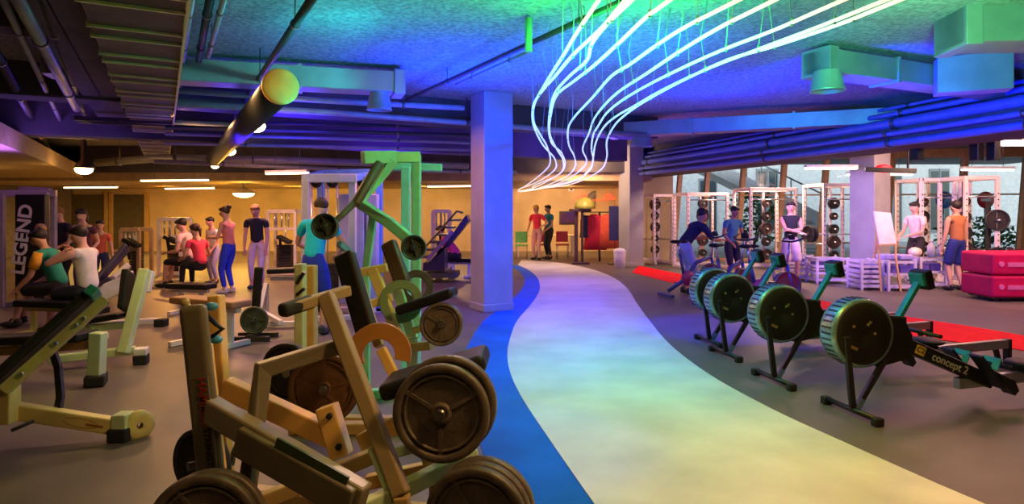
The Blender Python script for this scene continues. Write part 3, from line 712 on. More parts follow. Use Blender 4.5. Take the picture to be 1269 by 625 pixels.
plate('second small plate directly behind the one right of the long arm pad', cS-axS*.06+V((.004,0,.003)), axS, .136, .045, 3)
peg(cD-axD*.3, cD+axD*.05, Bm); q = MB(); q.beam(cD-axD*.28, V((cD.x, 4.5, .5)), .06, .06, up=V((1,0,0))); q.build('peg_arm', cream, Bm)
plate('rust-lit spoked plate seen through the guard frame of the foreground machine', cD, axD, .215, .05, 5, m=mat('rusty_iron', (.12,.055,.022), .5, .3, var=.3, scale=12, bump=.2), spin=.3)  # orange light on this plate is put into its iron colour
cE = P(357,462,4.1); peg(cE-axD*.38, cE+axD*.05, Bm); plate('dark plate at the left of the rust-lit spoked plate', cE, V((-.3,-1,0)), .19, .05, 0, m=iron_dark)
# ------------------------------------------------------------------ third machine: tall green-lit lever tower
t = thing('lever_pulldown_machine', 'tall pale green pulldown machine with crooked lever arms left of the square column', 'gym machine', (-.9, 5.5, 0)); Cm = t
gm = mat('green_paint', (.24,.60,.34), .4, coat=.2)
post(P(516,191,5.4), 'upright_post', Cm, gm, .075, .075)
post(P(503,207,5.85), 'upright_post', Cm, mat('aqua_paint', (.25,.66,.62), .4), .08, .08)
q = MB(); q.path([P(449,195.5,5.15), P(489,195,5.3)], 0, rect=(.09,.105)); q.build('top_bar', gm, Cm, bevel=.008)
q = MB(); q.path([P(489,195,5.32), P(520,195,5.4)], 0, rect=(.075,.09)); q.build('top_bar', mat('green_mid', (.22,.55,.25), .4), Cm, bevel=.008)
q = MB(); q.beam(P(470,206,5.9), P(548,208,5.9), .06, .07); q.build('rear_top_bar', mat('aqua_paint', (.25,.66,.62), .4), Cm, bevel=.008)
q = MB(); q.path([P(488,199,5.28), P(446,252,5.15), P(482,276,5.1), P(516,304,5.05)], 0, rect=(.07,.085)); q.build('lever_arm', gm, Cm, bevel=.01)
q = MB(); q.beam(P(463,264,5.2), P(453,338,5.3), .06, .06, up=V((0,1,0))); q.beam(P(453,338,5.3), V((*P(453,338,5.3).xy,.01)), .07, .07, up=V((0,1,0))); q.build('front_post', gm, Cm, bevel=.008)
roll = mat('brown_roller', (.10,.055,.03), .5, bump=.1)
q = MB(); q.cyl(P(470,202,5.2), P(440,254,5.0), .040, n=20); q.build('roller_pad', roll, Cm, bevel=.012)
q = MB(); q.cyl(P(441,250,5.0), P(401,288,4.85), .026, n=14); q.build('loading_arm', roll, Cm)
q = MB(); q.beam(P(420,302,4.9), P(440,318,5.1), .04, .05); q.build('lever_link', mat('blue_grey', (.12,.25,.35), .4), Cm, bevel=.006)
for (pa, pb) in ((V((-1.3,5.3,.04)), V((-.6,5.45,.04))), (V((-.80,5.4,.04)), V((-.97,6.0,.04)))):
    q = MB(); q.beam(pa, pb, .09, .08); q.build('floor_rail', gm, Cm, bevel=.01)
for (px, py, Y, l) in ((403,281,4.8,'small dark plate on the arm end before the cyan-shirted man'), (513,307,5.0,'small dark plate at the lower lever end on the green upright')):
    c = P(px,py,Y); peg(c+V((.02,.14,.01)), c-V((0,.05,0)), Cm, .015)
    plate(l, c, V((.1,-1,.1)), .098, .09, 4, m=mat('greenish_iron', (.06,.075,.05), .4, .3, var=.3), spin=.3)
# ------------------------------------------------------------------ pulley tower behind the cyan-shirted man
t = thing('pulley_tower', 'tall pale and blue cable tower with a weight stack behind the cyan-shirted man', 'gym machine', (-2.4, 9.2, 0)); Tm = t
bluep = mat('blue_paint', (.10,.25,.62), .4)
for px, Y, m_ in ((379,9.0,white_paint),(437,9.2,white_paint),(398,9.9,bluep),(470,9.9,bluep)): post(P(px,222,Y), 'upright_post', Tm, m_, .1, .1)
q = MB(); q.beam(P(374,221,9.0), P(442,221,9.2), .11, .12); q.build('top_beam', white_paint, Tm, bevel=.01)
q = MB(); q.beam(P(393,217,9.9), P(478,215,9.9), .12, .14); q.beam(P(437,221,9.2), P(470,215,9.9), .1, .1); q.beam(P(379,221,9.0), P(398,216,9.9), .1, .1); q.build('top_beam', bluep, Tm, bevel=.01)
for px in (428, 446, 462): 
    q = MB(); q.box(V((P(px,300,9.5).x, 9.5, 1.0)), (.16,.18,1.6)); q.build('weight_stack_shroud', mat('lilac_shroud', (.50,.46,.66), .45), Tm, bevel=.015)
for px in (392, 412):
    q = MB()
    for k in range(12): q.box(V((P(px,300,9.5).x, 9.5, .15+.055*k)), (.2,.14,.05))
    q.build('weight_stack', iron_dark, Tm, bevel=.004)
    q = MB(); x = P(px,300,9.5).x
    for dx in (-.07,.07): q.cyl((x+dx,9.5,.1), (x+dx,9.5,1.95), .011, n=8)
    q.build('guide_rod', steel, Tm)
for px in (392,412,450):
    q = MB(); q.lathe([(.02,-.02),(.08,-.02),(.065,0),(.08,.02),(.02,.02)], P(px,226,9.4), V((0,1,0)), 20); q.build('pulley', black_plastic, Tm)
for pa, pb in ((V((P(374,300,9).x,9.0,.04)), V((P(442,300,9.2).x,9.2,.04))), (V((P(393,300,9.9).x,9.9,.04)), V((P(478,300,9.9).x,9.9,.04)))):
    q = MB(); q.beam(pa, pb, .1,.08); q.build('floor_rail', white_paint, Tm, bevel=.01)

# ------------------------------------------------------------------ benches at the left
t = thing('incline_bench', 'nearest incline bench at the left edge with a cream base and steep black pad', 'weight bench', (-3.0, 4.35, 0)); Ba = t
Bcream = mat('bench_cream', (.66,.55,.20), .4, coat=.2)
q = MB(); q.beam(P(-40,508,4.15), P(118,364,4.75), .30, .07, up=V((-1,0,1))); q.build('back_pad', black_vinyl, Ba, bevel=.02, seg=3)
q = MB(); q.beam(P(112,372,4.66), P(122,362,4.70), .302, .074, up=V((-1,0,1))); q.build('pad_label', mat('teal_label', (.03,.32,.26), .4), Ba, bevel=.01)
q = MB(); q.beam(P(3,486,4.15), P(131,371,4.62), .06, .07, up=V((-1,0,1))); q.build('back_frame', mat('bench_olive', (.40,.36,.12), .4), Ba, bevel=.008)
for k in (.18,.5,.7,.78): 
    p = P(3,486,4.1).lerp(P(131,371,4.57), k); q = MB(); q.cyl(p, p+V((0,-.02,0)), .014, n=10); q.build('bolt', steel, Ba)
post_ = MB(); post_.beam(P(9,478,4.22), P(9,524,4.22), .11, .11, up=V((0,1,0))); post_.build('hinge_post', Bcream, Ba, bevel=.01)
q = MB(); q.beam(P(-60,497,4.22), P(154,530,4.38), .085, .105); q.build('base_beam', Bcream, Ba, bevel=.012)
dd = (P(154,530,4.38)-P(-60,497,4.22)).normalized(); nb = V((dd.y,-dd.x,0)).normalized()
pc = P(106,522.5,4.345)+nb*.043
q = MB(); q.beam(pc+dd*.02-Z*.004, pc+dd*.13-Z*.004, .004, .016); q.build('decal_stripe', mat('rust_print', (.30,.10,.02), .5), Ba)
q = MB(); q.path([pc+dd*(.11*math.cos(a/12*math.pi*2)-.01)+Z*(.03*math.sin(a/12*math.pi*2)) for a in range(12)], .003, 6, closed=True); q.build('decal_oval', mat('rust_print', (.30,.10,.02), .5), Ba)
q = MB(); q.beam(P(152,512,4.38), P(153,540,4.38), .10, .12, up=V((0,1,0))); q.build('foot_bracket', mint, Ba, bevel=.01)
q = MB(); q.box(V((*P(152,540,4.38).xy,.045)), (.13,.16,.09)); q.build('rubber_foot', rubber, Ba, bevel=.012)
q = MB(); q.lathe([(.02,-.025),(.07,-.025),(.1,-.015),(.1,.015),(.07,.025),(.02,.025)], P(172,527,4.42), V((.75,-.66,0)), 24); q.build('transport_wheel', Bcream, Ba)
q = MB(); q.path([P(66,438,4.55), P(72,455,4.5), P(75,492,4.4), P(72,508,4.35)], 0, rect=(.05,.03), up=V((0,1,0))); q.build('adjuster_ladder', iron_dark, Ba, bevel=.004)
q = MB(); q.path([P(42,522,4.2), P(28,528,4.15), P(14,534,4.1)], .012, 8); q.build('pull_pin', iron_dark, Ba)
q = MB(); q.beam(P(-60,497,4.22), V((*P(-60,497,4.22).xy,.02)), .1,.1, up=V((0,1,0))); q.build('rear_foot', Bcream, Ba, bevel=.01)

t = thing('flat_bench', 'low flat bench with a long black pad behind the nearest incline bench', 'weight bench', (-3.9, 5.8, 0)); Bb = t
q = MB(); q.beam(P(-60,424,5.9), P(110,416,5.75), .28, .075); q.build('seat_pad', black_vinyl, Bb, bevel=.02, seg=3)
q = MB(); q.beam(P(122,412,5.75), V((*P(119,470,5.75).xy,.04)), .11, .11, up=V((0,1,0))); q.build('front_leg', mint, Bb, bevel=.01)
q = MB(); q.box(V((*P(119,470,5.75).xy,.05)), (.16,.2,.1), .4); q.build('rubber_foot', rubber, Bb, bevel=.015)
q = MB(); q.beam(P(-60,440,5.95), P(120,426,5.78), .09, .08); q.build('frame_rail', mat('amber_rail', (.45,.28,.10), .45), Bb, bevel=.01)
q = MB(); q.beam(P(-60,440,5.95), V((*P(-60,440,5.95).xy,.01)), .1, .1, up=V((0,1,0))); q.build('rear_leg', mint, Bb, bevel=.01)

t = thing('adjustable_bench', 'pale green adjustable bench with a nearly upright back between the low benches', 'weight bench', (-4.6, 6.7, 0)); Bc = t
q = MB(); q.beam(P(161,338,6.75), P(155,386,6.6), .30, .07, up=V((1,.2,0)), w2=.28); q.build('back_pad', black_vinyl, Bc, bevel=.02, seg=3)
q = MB(); q.beam(P(180,334,6.7), P(153,438,6.45), .10, .10, up=V((1,.1,0))); q.build('back_frame', mint, Bc, bevel=.01)
q = MB(); q.beam(P(184,336,6.78), P(178,362,6.72), .08, .12, up=V((1,.1,0))); q.build('back_bracket', white_paint, Bc, bevel=.01)
q = MB(); q.beam(P(60,446,6.25), P(168,434,6.55), .085, .08); q.build('base_beam', mint, Bc, bevel=.01)
q = MB(); q.box(V((*P(175,440,6.55).xy,.05)), (.13,.14,.1), .3); q.build('rubber_foot', rubber, Bc, bevel=.012)
q = MB(); q.box(V((*P(175,436,6.55).xy,.13)), (.12,.13,.07), .3); q.build('end_cap', white_paint, Bc, bevel=.01)
q = MB(); q.beam(P(108,398,6.7), P(155,390,6.7), .28, .06); q.build('seat_pad', black_vinyl, Bc, bevel=.02, seg=3)
q = MB(); q.beam(P(100,408,6.7), P(162,402,6.62), .08, .07); q.beam(P(112,406,6.65), P(112,436,6.45), .07, .07, up=V((0,1,0))); q.build('seat_rail', mint, Bc, bevel=.008)
t = thing('adjustable_bench', 'white-framed bench with a raised pale side plate behind the upright bench', 'weight bench', (-5.3, 8.6, 0)); Bd = t
q = MB(); q.prism([P(100,388,8.3), P(158,358,8.5), P(162,338,8.55), P(128,352,8.4)], (0,.06,0)); q.build('side_plate', white_paint, Bd, bevel=.01)
q = MB(); q.beam(P(118,352,8.7), P(158,306,9.0), .26, .06, up=V((-1,0,1))); q.build('back_pad', mat('violet_vinyl', (.05,.04,.09), .4), Bd, bevel=.02)
q = MB(); q.beam(P(104,362,8.7), P(142,344,8.8), .26, .06); q.build('seat_pad', mat('violet_vinyl', (.05,.04,.09), .4), Bd, bevel=.02)
q = MB(); q.beam(P(108,372,8.65), P(160,328,8.95), .07, .07, up=V((-1,0,1))); q.beam(V((*P(110,380,8.6).xy,.04)), V((*P(200,380,8.9).xy,.04)), .08, .08); q.beam(P(112,370,8.65), V((*P(112,370,8.65).xy,.02)), .08, .08, up=V((0,1,0))); q.beam(P(160,336,8.9), V((*P(160,336,8.9).xy,.02)), .08, .08, up=V((0,1,0))); q.build('bench_frame', white_paint, Bd, bevel=.008)
q = MB(); q.box(V((*P(200,410,8.7).xy,.05)), (.14,.14,.1)); q.build('rubber_foot', rubber, Bd, bevel=.012)
# benches of the seated group further back
def flat_bench(name, label, a, b, zt, padm, frm, w=.28, cat='weight bench'):
    a = V((a.x,a.y,zt)); b = V((b.x,b.y,zt)); t = thing(name, label, cat, V((*((a+b)/2).xy, 0)).to_tuple()); d = (b-a).normalized(); s_ = V((-d.y,d.x,0))
    q = MB(); q.beam(a-Z*.04, b-Z*.04, w, .08); q.build('seat_pad', padm, t, bevel=.02, seg=3)
    q = MB(); q.beam(a+d*.05-Z*.11, b-d*.05-Z*.11, .07, .06); q.build('frame_rail', frm, t, bevel=.006)
    for p in (a+d*.18, b-d*.18):
        q = MB(); q.beam(p-Z*.1, V((p.x,p.y,.03)), .06, .06, up=V((0,1,0))); q.build('leg', frm, t, bevel=.006)
        q = MB(); q.beam(V((p.x,p.y,.035))-s_*.26, V((p.x,p.y,.035))+s_*.26, .06, .06); q.build('foot_bar', frm, t, bevel=.006)
    return t
brownv = mat('tan_vinyl', (.28,.14,.06), .5, bump=.1)
flat_bench('flat_bench', 'long tan-topped bench in front of the woman in blue leggings', G(222,424), G(300,434), .55, brownv, white_paint)
flat_bench('flat_bench', 'short dark bench under the woman in the pink-red shirt', G(212,388), G(262,390), .46, black_vinyl, white_paint)
flat_bench('flat_bench', 'bench under the man in the green and yellow shirt', G(28,414), G(105,418), .44, black_vinyl, Bcream)
flat_bench('flat_bench', 'bench under the man in the white tank top', G(92,424), G(125,426), .42, black_vinyl, white_paint)
t = thing('leg_curl_bench', 'white-framed exercise bench right of the standing post with a round plate', 'weight bench', (-3.2, 8.6, 0)); q = MB()
q.path([P(330,352,9.2), P(322,385,8.9), P(348,400,8.3)], 0, rect=(.06,.06)); q.beam(P(335,345,9.2), P(378,345,9.3), .06, .06); q.beam(V((*P(320,396,8.6).xy,.05)), V((*P(372,396,8.6).xy,.05)), .07, .07); q.beam(P(330,352,9.2), V((*P(330,352,9.2).xy,.02)), .06,.06, up=V((0,1,0))); q.beam(P(376,346,9.3), V((*P(376,346,9.3).xy,.02)), .06,.06, up=V((0,1,0))); q.build('bench_frame', white_paint, t, bevel=.008)
q = MB(); q.beam(P(332,338,9.15)+Z*.02, P(380,336,9.25)+Z*.02, .26, .07); q.build('seat_pad', black_vinyl, t, bevel=.02)
# low stand with an upright padded post and one round plate
t = thing('plate_stand', 'small dark stand with an upright post and two floor bars in the open floor', 'stand', V((*G(316,420).xy,0)).to_tuple()); Ps = t
g0 = G(316,420)
q = MB()
for dy in (-.16,.1): q.beam(V((g0.x-.24,g0.y+dy,.03)), V((g0.x+.24,g0.y+dy,.03)), .07, .06)
q.build('foot_bar', iron_dark, Ps, bevel=.008)
q = MB(); q.beam(V((g0.x,g0.y-.2,.05)), V((g0.x,g0.y+.14,.05)), .08, .06); q.beam(V((g0.x,g0.y+.05,.05)), V((g0.x,g0.y+.05,.5)), .07, .07, up=V((0,1,0))); q.build('base_spine', iron_dark, Ps, bevel=.008)
q = MB(); q.beam(P(317,382,g0.y+.05), P(321,331,g0.y+.05), .095, .08, up=V((0,1,0))); q.build('post_pad', black_vinyl, Ps, bevel=.02)
c = P(315,397,g0.y-.08); peg(c+V((0,.12,0)), c-V((0,.05,0)), Ps, .016)
plate('round openwork plate on the small dark stand in the open floor', c, V((.05,-1,.05)), .165, .05, 5, m=mat('greenish_iron', (.06,.075,.05), .4, .3, var=.3))
# ------------------------------------------------------------------ rowing machines (local x runs from the flywheel to the rear foot)
mesh_rim = mat('perforated_rim', (.22,.36,.38), .3, .6, var=.2, scale=30)
cover_m = mat('flywheel_cover', (.012,.012,.011), .5, var=.3, spec=.3)
brass = mat('brass_dot', (.45,.36,.14), .35, .6)
teal_strap = mat('teal_strap', (.02,.30,.34), .6)
alu = mat('brushed_rail', (.50,.50,.50), .3, .85)
yellow = mat('yellow_print', (.75,.55,.04), .5); white_print = mat('white_print', (.55,.55,.53), .6)
def make_rower():
    t = thing('rowing_machine', '', 'rowing machine', (0,0,0), 0, 'row of rowing machines')
    def b(q, n, m, par=None, **k): return q.build(n, m, par or t, local=True, **k)
    c = V((.05, 0, .63)); ax = V((0,-1,0)); R_ = .262
    q = MB(); q.lathe([(R_*.80,-.085),(R_*.97,-.085),(R_,-.06),(R_,.06),(R_*.97,.085),(R_*.80,.085),(R_*.80,.06),(R_*.92,.05),(R_*.92,-.05),(R_*.80,-.06)], c, ax, 44, closed=True); rim = b(q, 'flywheel_cage', mesh_rim)
    q = MB()
    for k in range(36):
        a = 2*math.pi*k/36
        e = V((math.cos(a),0,math.sin(a))); q.beam(c+e*R_*1.004-ax*.05, c+e*R_*1.004+ax*.05, .014, .006, up=e)
    b(q, 'cage_slots', black_plastic, rim)
    q = MB(); q.lathe([(0,.075),(.05,.098),(R_*.6,.098),(R_*.88,.088),(R_*.94,.075),(R_*.94,.055),(0,.055)], c, ax, 44); cov = b(q, 'side_cover', cover_m)
    q = MB(); q.lathe([(0,-.075),(R_*.6,-.098),(R_*.94,-.08),(R_*.94,-.055),(0,-.055)], c, ax, 44); b(q, 'side_cover', cover_m)
    for (dx, dz) in ((.02,.07),(.08,.00),(-.10,.06),(.04,.085)):
        q = MB(); q.cyl(c+V((dx,-.094,dz)), c+V((dx,-.103,dz)), .011, n=10); b(q, 'brass_dot', brass, cov)
    q = MB(); q.box(c+V((-.1,-.1,-.1)), (.06,.012,.022), rot=Matrix.Rotation(.4,3,'Y')); b(q, 'badge', brass, cov)
    q = MB(); q.beam((-.13,-.115,.62), (-.005,-.03,.06), .034, .045, up=V((1,0,0))); b(q, 'front_strut', black_plastic, bevel=.005)
    q = MB(); q.beam((.26,-.06,.44), (.03,-.03,.06), .034, .042, up=V((1,0,0))); b(q, 'rear_strut', black_plastic, bevel=.005)
    q = MB(); q.beam((.075,-.035,.13),(.03,-.03,.055), .036, .046, up=V((1,0,0))); b(q, 'strut_sleeve', mat('blue_sleeve', (.10,.20,.50), .4), bevel=.004)
    q = MB(); q.cyl((.0,-.27,.045), (.0,.27,.045), .022, n=12); fb = b(q, 'foot_bar', black_plastic)
    for sy in (-1, 1):
        q = MB(); q.box((0, sy*.275, .032), (.075,.06,.064)); b(q, 'rubber_foot', rubber, fb, bevel=.012)
    # black body behind the wheel and the sloping main beam
    q = MB(); q.prism([V((.10,-.06,.78)), V((.42,-.06,.74)), V((.50,-.06,.60)), V((.50,-.06,.42)), V((.20,-.06,.36)), V((.05,-.06,.5))], (0,.12,0)); b(q, 'gear_housing', cover_m, bevel=.015)
    q = MB(); q.beam((.36,0,.565), (1.26,0,.19), .085, .11); mb = b(q, 'main_beam', black_plastic, bevel=.012)
    d = V((.90,0,-.375)).normalized(); up = V((.375,0,.90)).normalized(); o = V((.36,-.0455,.565))
    text_mesh('lettering', 'concept 2', white_print, mb, o+d*.53-up*.004, d, up, .088, .001, bold=.001)
    q = MB(); q.box(o+d*.235, (.085,.004,.07), rot=Matrix.Rotation(math.atan2(.375,.9),3,'Y')); b(q, 'yellow_badge', yellow, mb)
    text_mesh('badge_lettering', 'C2', black_plastic, mb, o+d*.235+V((0,-.003,0)), d, up, .06, .001, bold=.001)
    for sy in (-1, 1):
        q = MB(); R0 = Matrix.Rotation(math.radians(50),3,'Y'); q.box((1.10, sy*.13, .31), (.34,.12,.025), rot=R0); q.prism([V((1.12,sy*.13-.055,.32)), V((1.30,sy*.13-.055,.12)), V((1.34,sy*.13-.055,.16)), V((1.30,sy*.13-.055,.24))], (0,.11,0)); fr = b(q, 'footrest', black_plastic, bevel=.008)
        q = MB(); R1 = R0; q.path([V((1.08,sy*.13-.07,.34)), V((1.13,sy*.13-.055,.40)), V((1.13,sy*.13+.055,.40)), V((1.08,sy*.13+.07,.34))], 0, rect=(.012,.05), up=V((.7,0,.7))); b(q, 'strap', teal_strap, fr)
    q = MB(); q.beam((.95,0,.19), (2.56,0,.255), .06, .085); b(q, 'monorail', alu, bevel=.006)
    q = MB(); q.beam((2.54,0,.30), (2.54,0,.04), .06, .05, up=V((1,0,0))); q.beam((2.40,0,.21), (2.45,0,.05), .04, .04, up=V((1,0,0))); b(q, 'rear_leg', black_plastic, bevel=.006)
    q = MB(); q.cyl((2.5,-.24,.03), (2.5,.24,.03), .025, n=12); b(q, 'rear_foot', rubber)
    q = MB(); q.ell((1.62,0,.315), (.14,.165,.035)); q.box((1.62,0,.27), (.14,.12,.05)); b(q, 'seat', black_vinyl)
    q = MB(); q.beam((.40,0,.70), (.60,0,1.0), .055, .035, up=V((1,0,0))); arm = b(q, 'monitor_arm', teal_metal, bevel=.006)
    q = MB(); q.box((.40,0,.66), (.10,.11,.16)); b(q, 'arm_socket', black_plastic, arm, bevel=.01)
    q = MB(); q.box((.635,0,1.02), (.07,.16,.15), rot=Matrix.Rotation(-.25,3,'Y')); mon = b(q, 'monitor', black_plastic, bevel=.012)
    q = MB(); q.box((.672,0,1.028), (.006,.12,.10), rot=Matrix.Rotation(-.25,3,'Y')); b(q, 'screen', mat('dim_screen', (.10,.12,.09), .2), mon)
    q = MB(); q.box((.59,0,1.02), (.03,.14,.10), rot=Matrix.Rotation(-.25,3,'Y')); b(q, 'monitor_back', teal_metal, mon, bevel=.008)
    q = MB(); q.cyl((.56,-.25,.62), (.56,.25,.62), .015, n=10); b(q, 'pull_handle', black_plastic)
    return t
r0 = make_rower()
RA = math.radians(11)
for i, ((x, y), l) in enumerate(zip(((2.58,4.92),(2.36,5.84),(2.27,6.88),(2.30,7.55)), ('nearest rowing machine, its flywheel and lettered beam largest of the row', 'second rowing machine in the row, just behind the nearest one', 'third rowing machine in the row, its flywheel before the bikes', 'farthest rowing machine, mostly hidden behind the third flywheel'))):
    o = r0 if i == 0 else dup(r0)
    o.location = (x, y, 0); o.rotation_euler = (0,0,RA); o['label'] = l

# ------------------------------------------------------------------ exercise bikes
def make_bike():
    t = thing('exercise_bike', '', 'exercise bike', (0,0,0), 0, 'exercise bikes')
    def b(q, n, m, par=None, **k): return q.build(n, m, par or t, local=True, **k)
    fm = mat('indigo_paint', (.05,.07,.22), .35, .2)
    q = MB(); q.path([(-.45,0,.12),(-.12,0,.32),(.12,0,.62),(.42,0,.72)], .035, 10); q.path([(-.12,0,.32),(-.22,0,.78)], .03, 10); q.path([(.12,0,.35),(.5,0,.12)], .03, 10); q.path([(.42,0,.72),(.55,0,.14)], .028, 10); b(q, 'frame', fm)
    q = MB(); q.lathe([(.10,-.02),(.2,-.012),(.21,-.03),(.24,-.03),(.24,.03),(.21,.03),(.2,.012),(.10,.02),(.02,.03),(.02,-.03)], (.42,0,.36), V((0,1,0)), 36, closed=True); b(q, 'flywheel', steel_dark)
    q = MB(); q.lathe([(0,-.045),(.13,-.04),(.14,0),(.13,.04),(0,.045)], (-.05,-.0,.34), V((0,1,0)), 24); b(q, 'chain_guard', mat('magenta_guard', (.35,.03,.14), .4))
    for sx in (-.5, .55):
        q = MB(); q.beam((sx,-.26,.05), (sx,.26,.05), .07, .06); b(q, 'foot_bar', fm, bevel=.012)
    q = MB(); q.path([(-.22,0,.74),(-.26,0,.98)], .018, 8); b(q, 'seat_post', steel)
    q = MB(); q.ell((-.30,0,1.0), (.11,.09,.035)); q.ell((-.17,0,1.0), (.12,.035,.028)); b(q, 'saddle', black_vinyl)
    q = MB(); q.path([(.42,0,.7),(.47,0,1.06)], .02, 8); b(q, 'bar_post', steel)
    q = MB(); q.path([V(p) for p in ((.62,-.2,1.16),(.5,-.22,1.1),(.42,-.12,1.07),(.42,.12,1.07),(.5,.22,1.1),(.62,.2,1.16))], .016, 8); b(q, 'handlebar', black_plastic)
    q = MB(); q.box((.5,0,1.14), (.05,.12,.09), rot=Matrix.Rotation(-.4,3,'Y')); b(q, 'console', black_plastic, bevel=.01)
    for sy, a in ((-1,.6),(1,.6+math.pi)):
        p0 = V((-.05,sy*.07,.34)); p1 = p0+V((math.cos(a)*.17,sy*.01,math.sin(a)*.17)); q = MB(); q.cyl(p0,p1,.012,n=8); cr = b(q, 'crank', steel)
        q = MB(); q.box(p1+V((0,sy*.05,0)), (.09,.09,.02)); b(q, 'pedal', black_plastic, cr)
    return t
b0 = make_bike()
for i, (px, Y, a, l) in enumerate(((856,11.7,15,'exercise bike in front of the man leaning over'), (900,10.6,35,'exercise bike in the middle, dark post rising above the third rower'), (945,10.2,10,'exercise bike beside the standing man with folded arms'))):
    o = b0 if i == 0 else dup(b0)
    o.location = ((px-CX)/F*Y, Y, 0); o.rotation_euler = (0,0,math.radians(a)); o['label'] = l

# ------------------------------------------------------------------ power racks before the windows
def make_rack(w, d, h, pegs=True):
    t = thing('power_rack', '', 'power rack', (0,0,0), 0, 'power racks by the windows')
    def b(q, n, m, par=None, **k): return q.build(n, m, par or t, local=True, **k)
    for sx in (-1,1):
        for sy in (-1,1):
            q = MB(); q.box((sx*w/2, sy*d/2, h/2), (.07,.07,h)); u = b(q, 'upright', pink_white, bevel=.006)
            q = MB()
            for k in range(14): q.box((sx*w/2, sy*d/2-.036, .35+k*.12), (.026,.004,.026))
            b(q, 'hole_row', black_plastic, u)
    q = MB()
    for sy in (-1,1): q.beam((-w/2, sy*d/2, h-.04), (w/2, sy*d/2, h-.04), .07,.08)
    for sx in (-1,1): q.beam((sx*w/2, -d/2, h-.04), (sx*w/2, d/2, h-.04), .07,.08)
    b(q, 'top_frame', pink_white, bevel=.006)
    q = MB()
    for sx in (-1,1): q.beam((sx*w/2, -d/2-.1, .05), (sx*w/2, d/2+.1, .05), .08,.08)
    q.beam((-w/2, d/2, .1), (w/2, d/2, .1), .07, .08); b(q, 'base_rail', pink_white, bevel=.006)
    q = MB(); q.cyl((-w/2-.03,-d/2,1.85),(w/2+.03,-d/2,1.85),.017,n=8); b(q, 'chin_bar', steel)
    for sx in (-1,1):
        q = MB(); q.cyl((sx*w/2,-d/2,.72),(sx*w/2,d/2,.72),.026,n=10); b(q, 'safety_arm', steel)
    q = MB(); q.beam((w*.18, d/2, .2), (w*.18, d/2, h-.06), .05,.05, up=V((0,1,0))); b(q, 'peg_column', pink_white)
    if pegs:
        for k in range(5):
            q = MB(); q.cyl((w*.18, d/2, .40+k*.34), (w*.18, d/2-.28, .40+k*.34), .02, n=8); b(q, 'peg', steel, bevel=0)
    return t
PLM = [mat('brown_iron', (.06,.035,.03), .5, .2, var=.3), iron_dark]
rack_specs = [
 (813,19.2,.6,.8,2.05,18,'narrow power rack with plates closest to the lilac-faced far column'),
 (868,17.6,1.1,.9,2.05,8,'power rack behind the man leaning over the bikes'),
 (947,16.9,1.2,.95,2.15,6,'power rack left of the man with folded arms'),
 (1033,16.6,1.05,.95,2.25,4,'power rack with a loaded barbell just left of the lilac column'),
 (1146,14.6,.72,.9,2.28,0,'power rack right of the flip chart, behind the pale-pink shirt'),
 (1199,13.7,.62,.9,2.28,-4,'power rack with a tall column of plates, nearest the crimson blocks')]
for i, (px, Y, w, d, h, a, l) in enumerate(rack_specs):
    r = make_rack(w, d, h); x = (px-CX)/F*Y; r.location = (x, Y, 0); r.rotation_euler = (0,0,math.radians(a)); r['label'] = l
    M = Matrix.Rotation(math.radians(a), 3, 'Z')
    for k in range(5):
        for j in range(2):
            R_ = (.13,.10,.15,.12,.17)[(k+i) % 5] if i < 5 else .19-.02*k
            p = M@V((w*.18, d/2-.13-.06*j, .40+k*.34-.0))+V((x,Y,0))
            plate('dark plate on the pegs of the '+l.split(',')[0].split(' with')[0]+(' with the column of plates' if i == 5 else ' beside the far column' if i == 0 else ' beside the barbell' if i == 3 else ''), p, M@V((0,-1,0)), R_, .04, 0, m=PLM[(k+i) % 2], group='plates on the racks')
# loaded barbell in the fourth rack
px, Y = 1033, 16.6; x = (px-CX)/F*Y
t = thing('barbell', 'barbell racked across the power rack left of the lilac column', 'barbell', (x, Y-.56, .98))
q = MB(); q.cyl((x-1.15,Y-.56,.98),(x+1.15,Y-.56,.98),.016,n=10); q.build('bar', steel, t)
for sx in (-1,1):
    q = MB(); q.cyl((x+sx*.72,Y-.56,.98),(x+sx*1.16,Y-.56,.98),.026,n=10); q.build('sleeve', steel, t)
for sx, nm in ((-1,'left'),(1,'right')):
    for j in range(2):
        plate('black plate on the %s end of the barbell, %s of its pair' % (('window-bush' if sx < 0 else 'lilac-column'), ('inner','outer')[j]), V((x+sx*(.84+.07*j),Y-.56,.98)), V((1,-.45*sx,0)), .21, .05, 3, m=iron_dark)
# loose plate wheel seen right of the last rack
cc = P(1236,273,13.2)
t = thing('plate_tree', 'dark plate tree standing right of the last rack, one big plate high up', 'plate rack', (cc.x, 13.45, 0)); q = MB(); q.beam((cc.x,13.45,.03),(cc.x,13.45,1.75),.07,.07,up=V((0,1,0))); q.beam((cc.x-.3,13.45,.04),(cc.x+.3,13.45,.04),.07,.08); q.beam((cc.x,13.15,.04),(cc.x,13.75,.04),.07,.08); q.build('stand', iron_dark, t, bevel=.008)
q = MB(); q.cyl((cc.x,13.46,cc.z),(cc.x,13.1,cc.z),.024,n=10); q.cyl((cc.x,13.46,.6),(cc.x,13.1,.6),.024,n=10); q.build('peg', steel, t)
plate('big black plate high on the plate tree right of the last rack', V((cc.x,13.2,cc.z)), V((-.3,-1,0)), .22, .06, 0, m=iron_dark)
plate('black plate low on the plate tree right of the last rack', V((cc.x,13.2,.6)), V((-.3,-1,0)), .22, .06, 0, m=iron_dark)
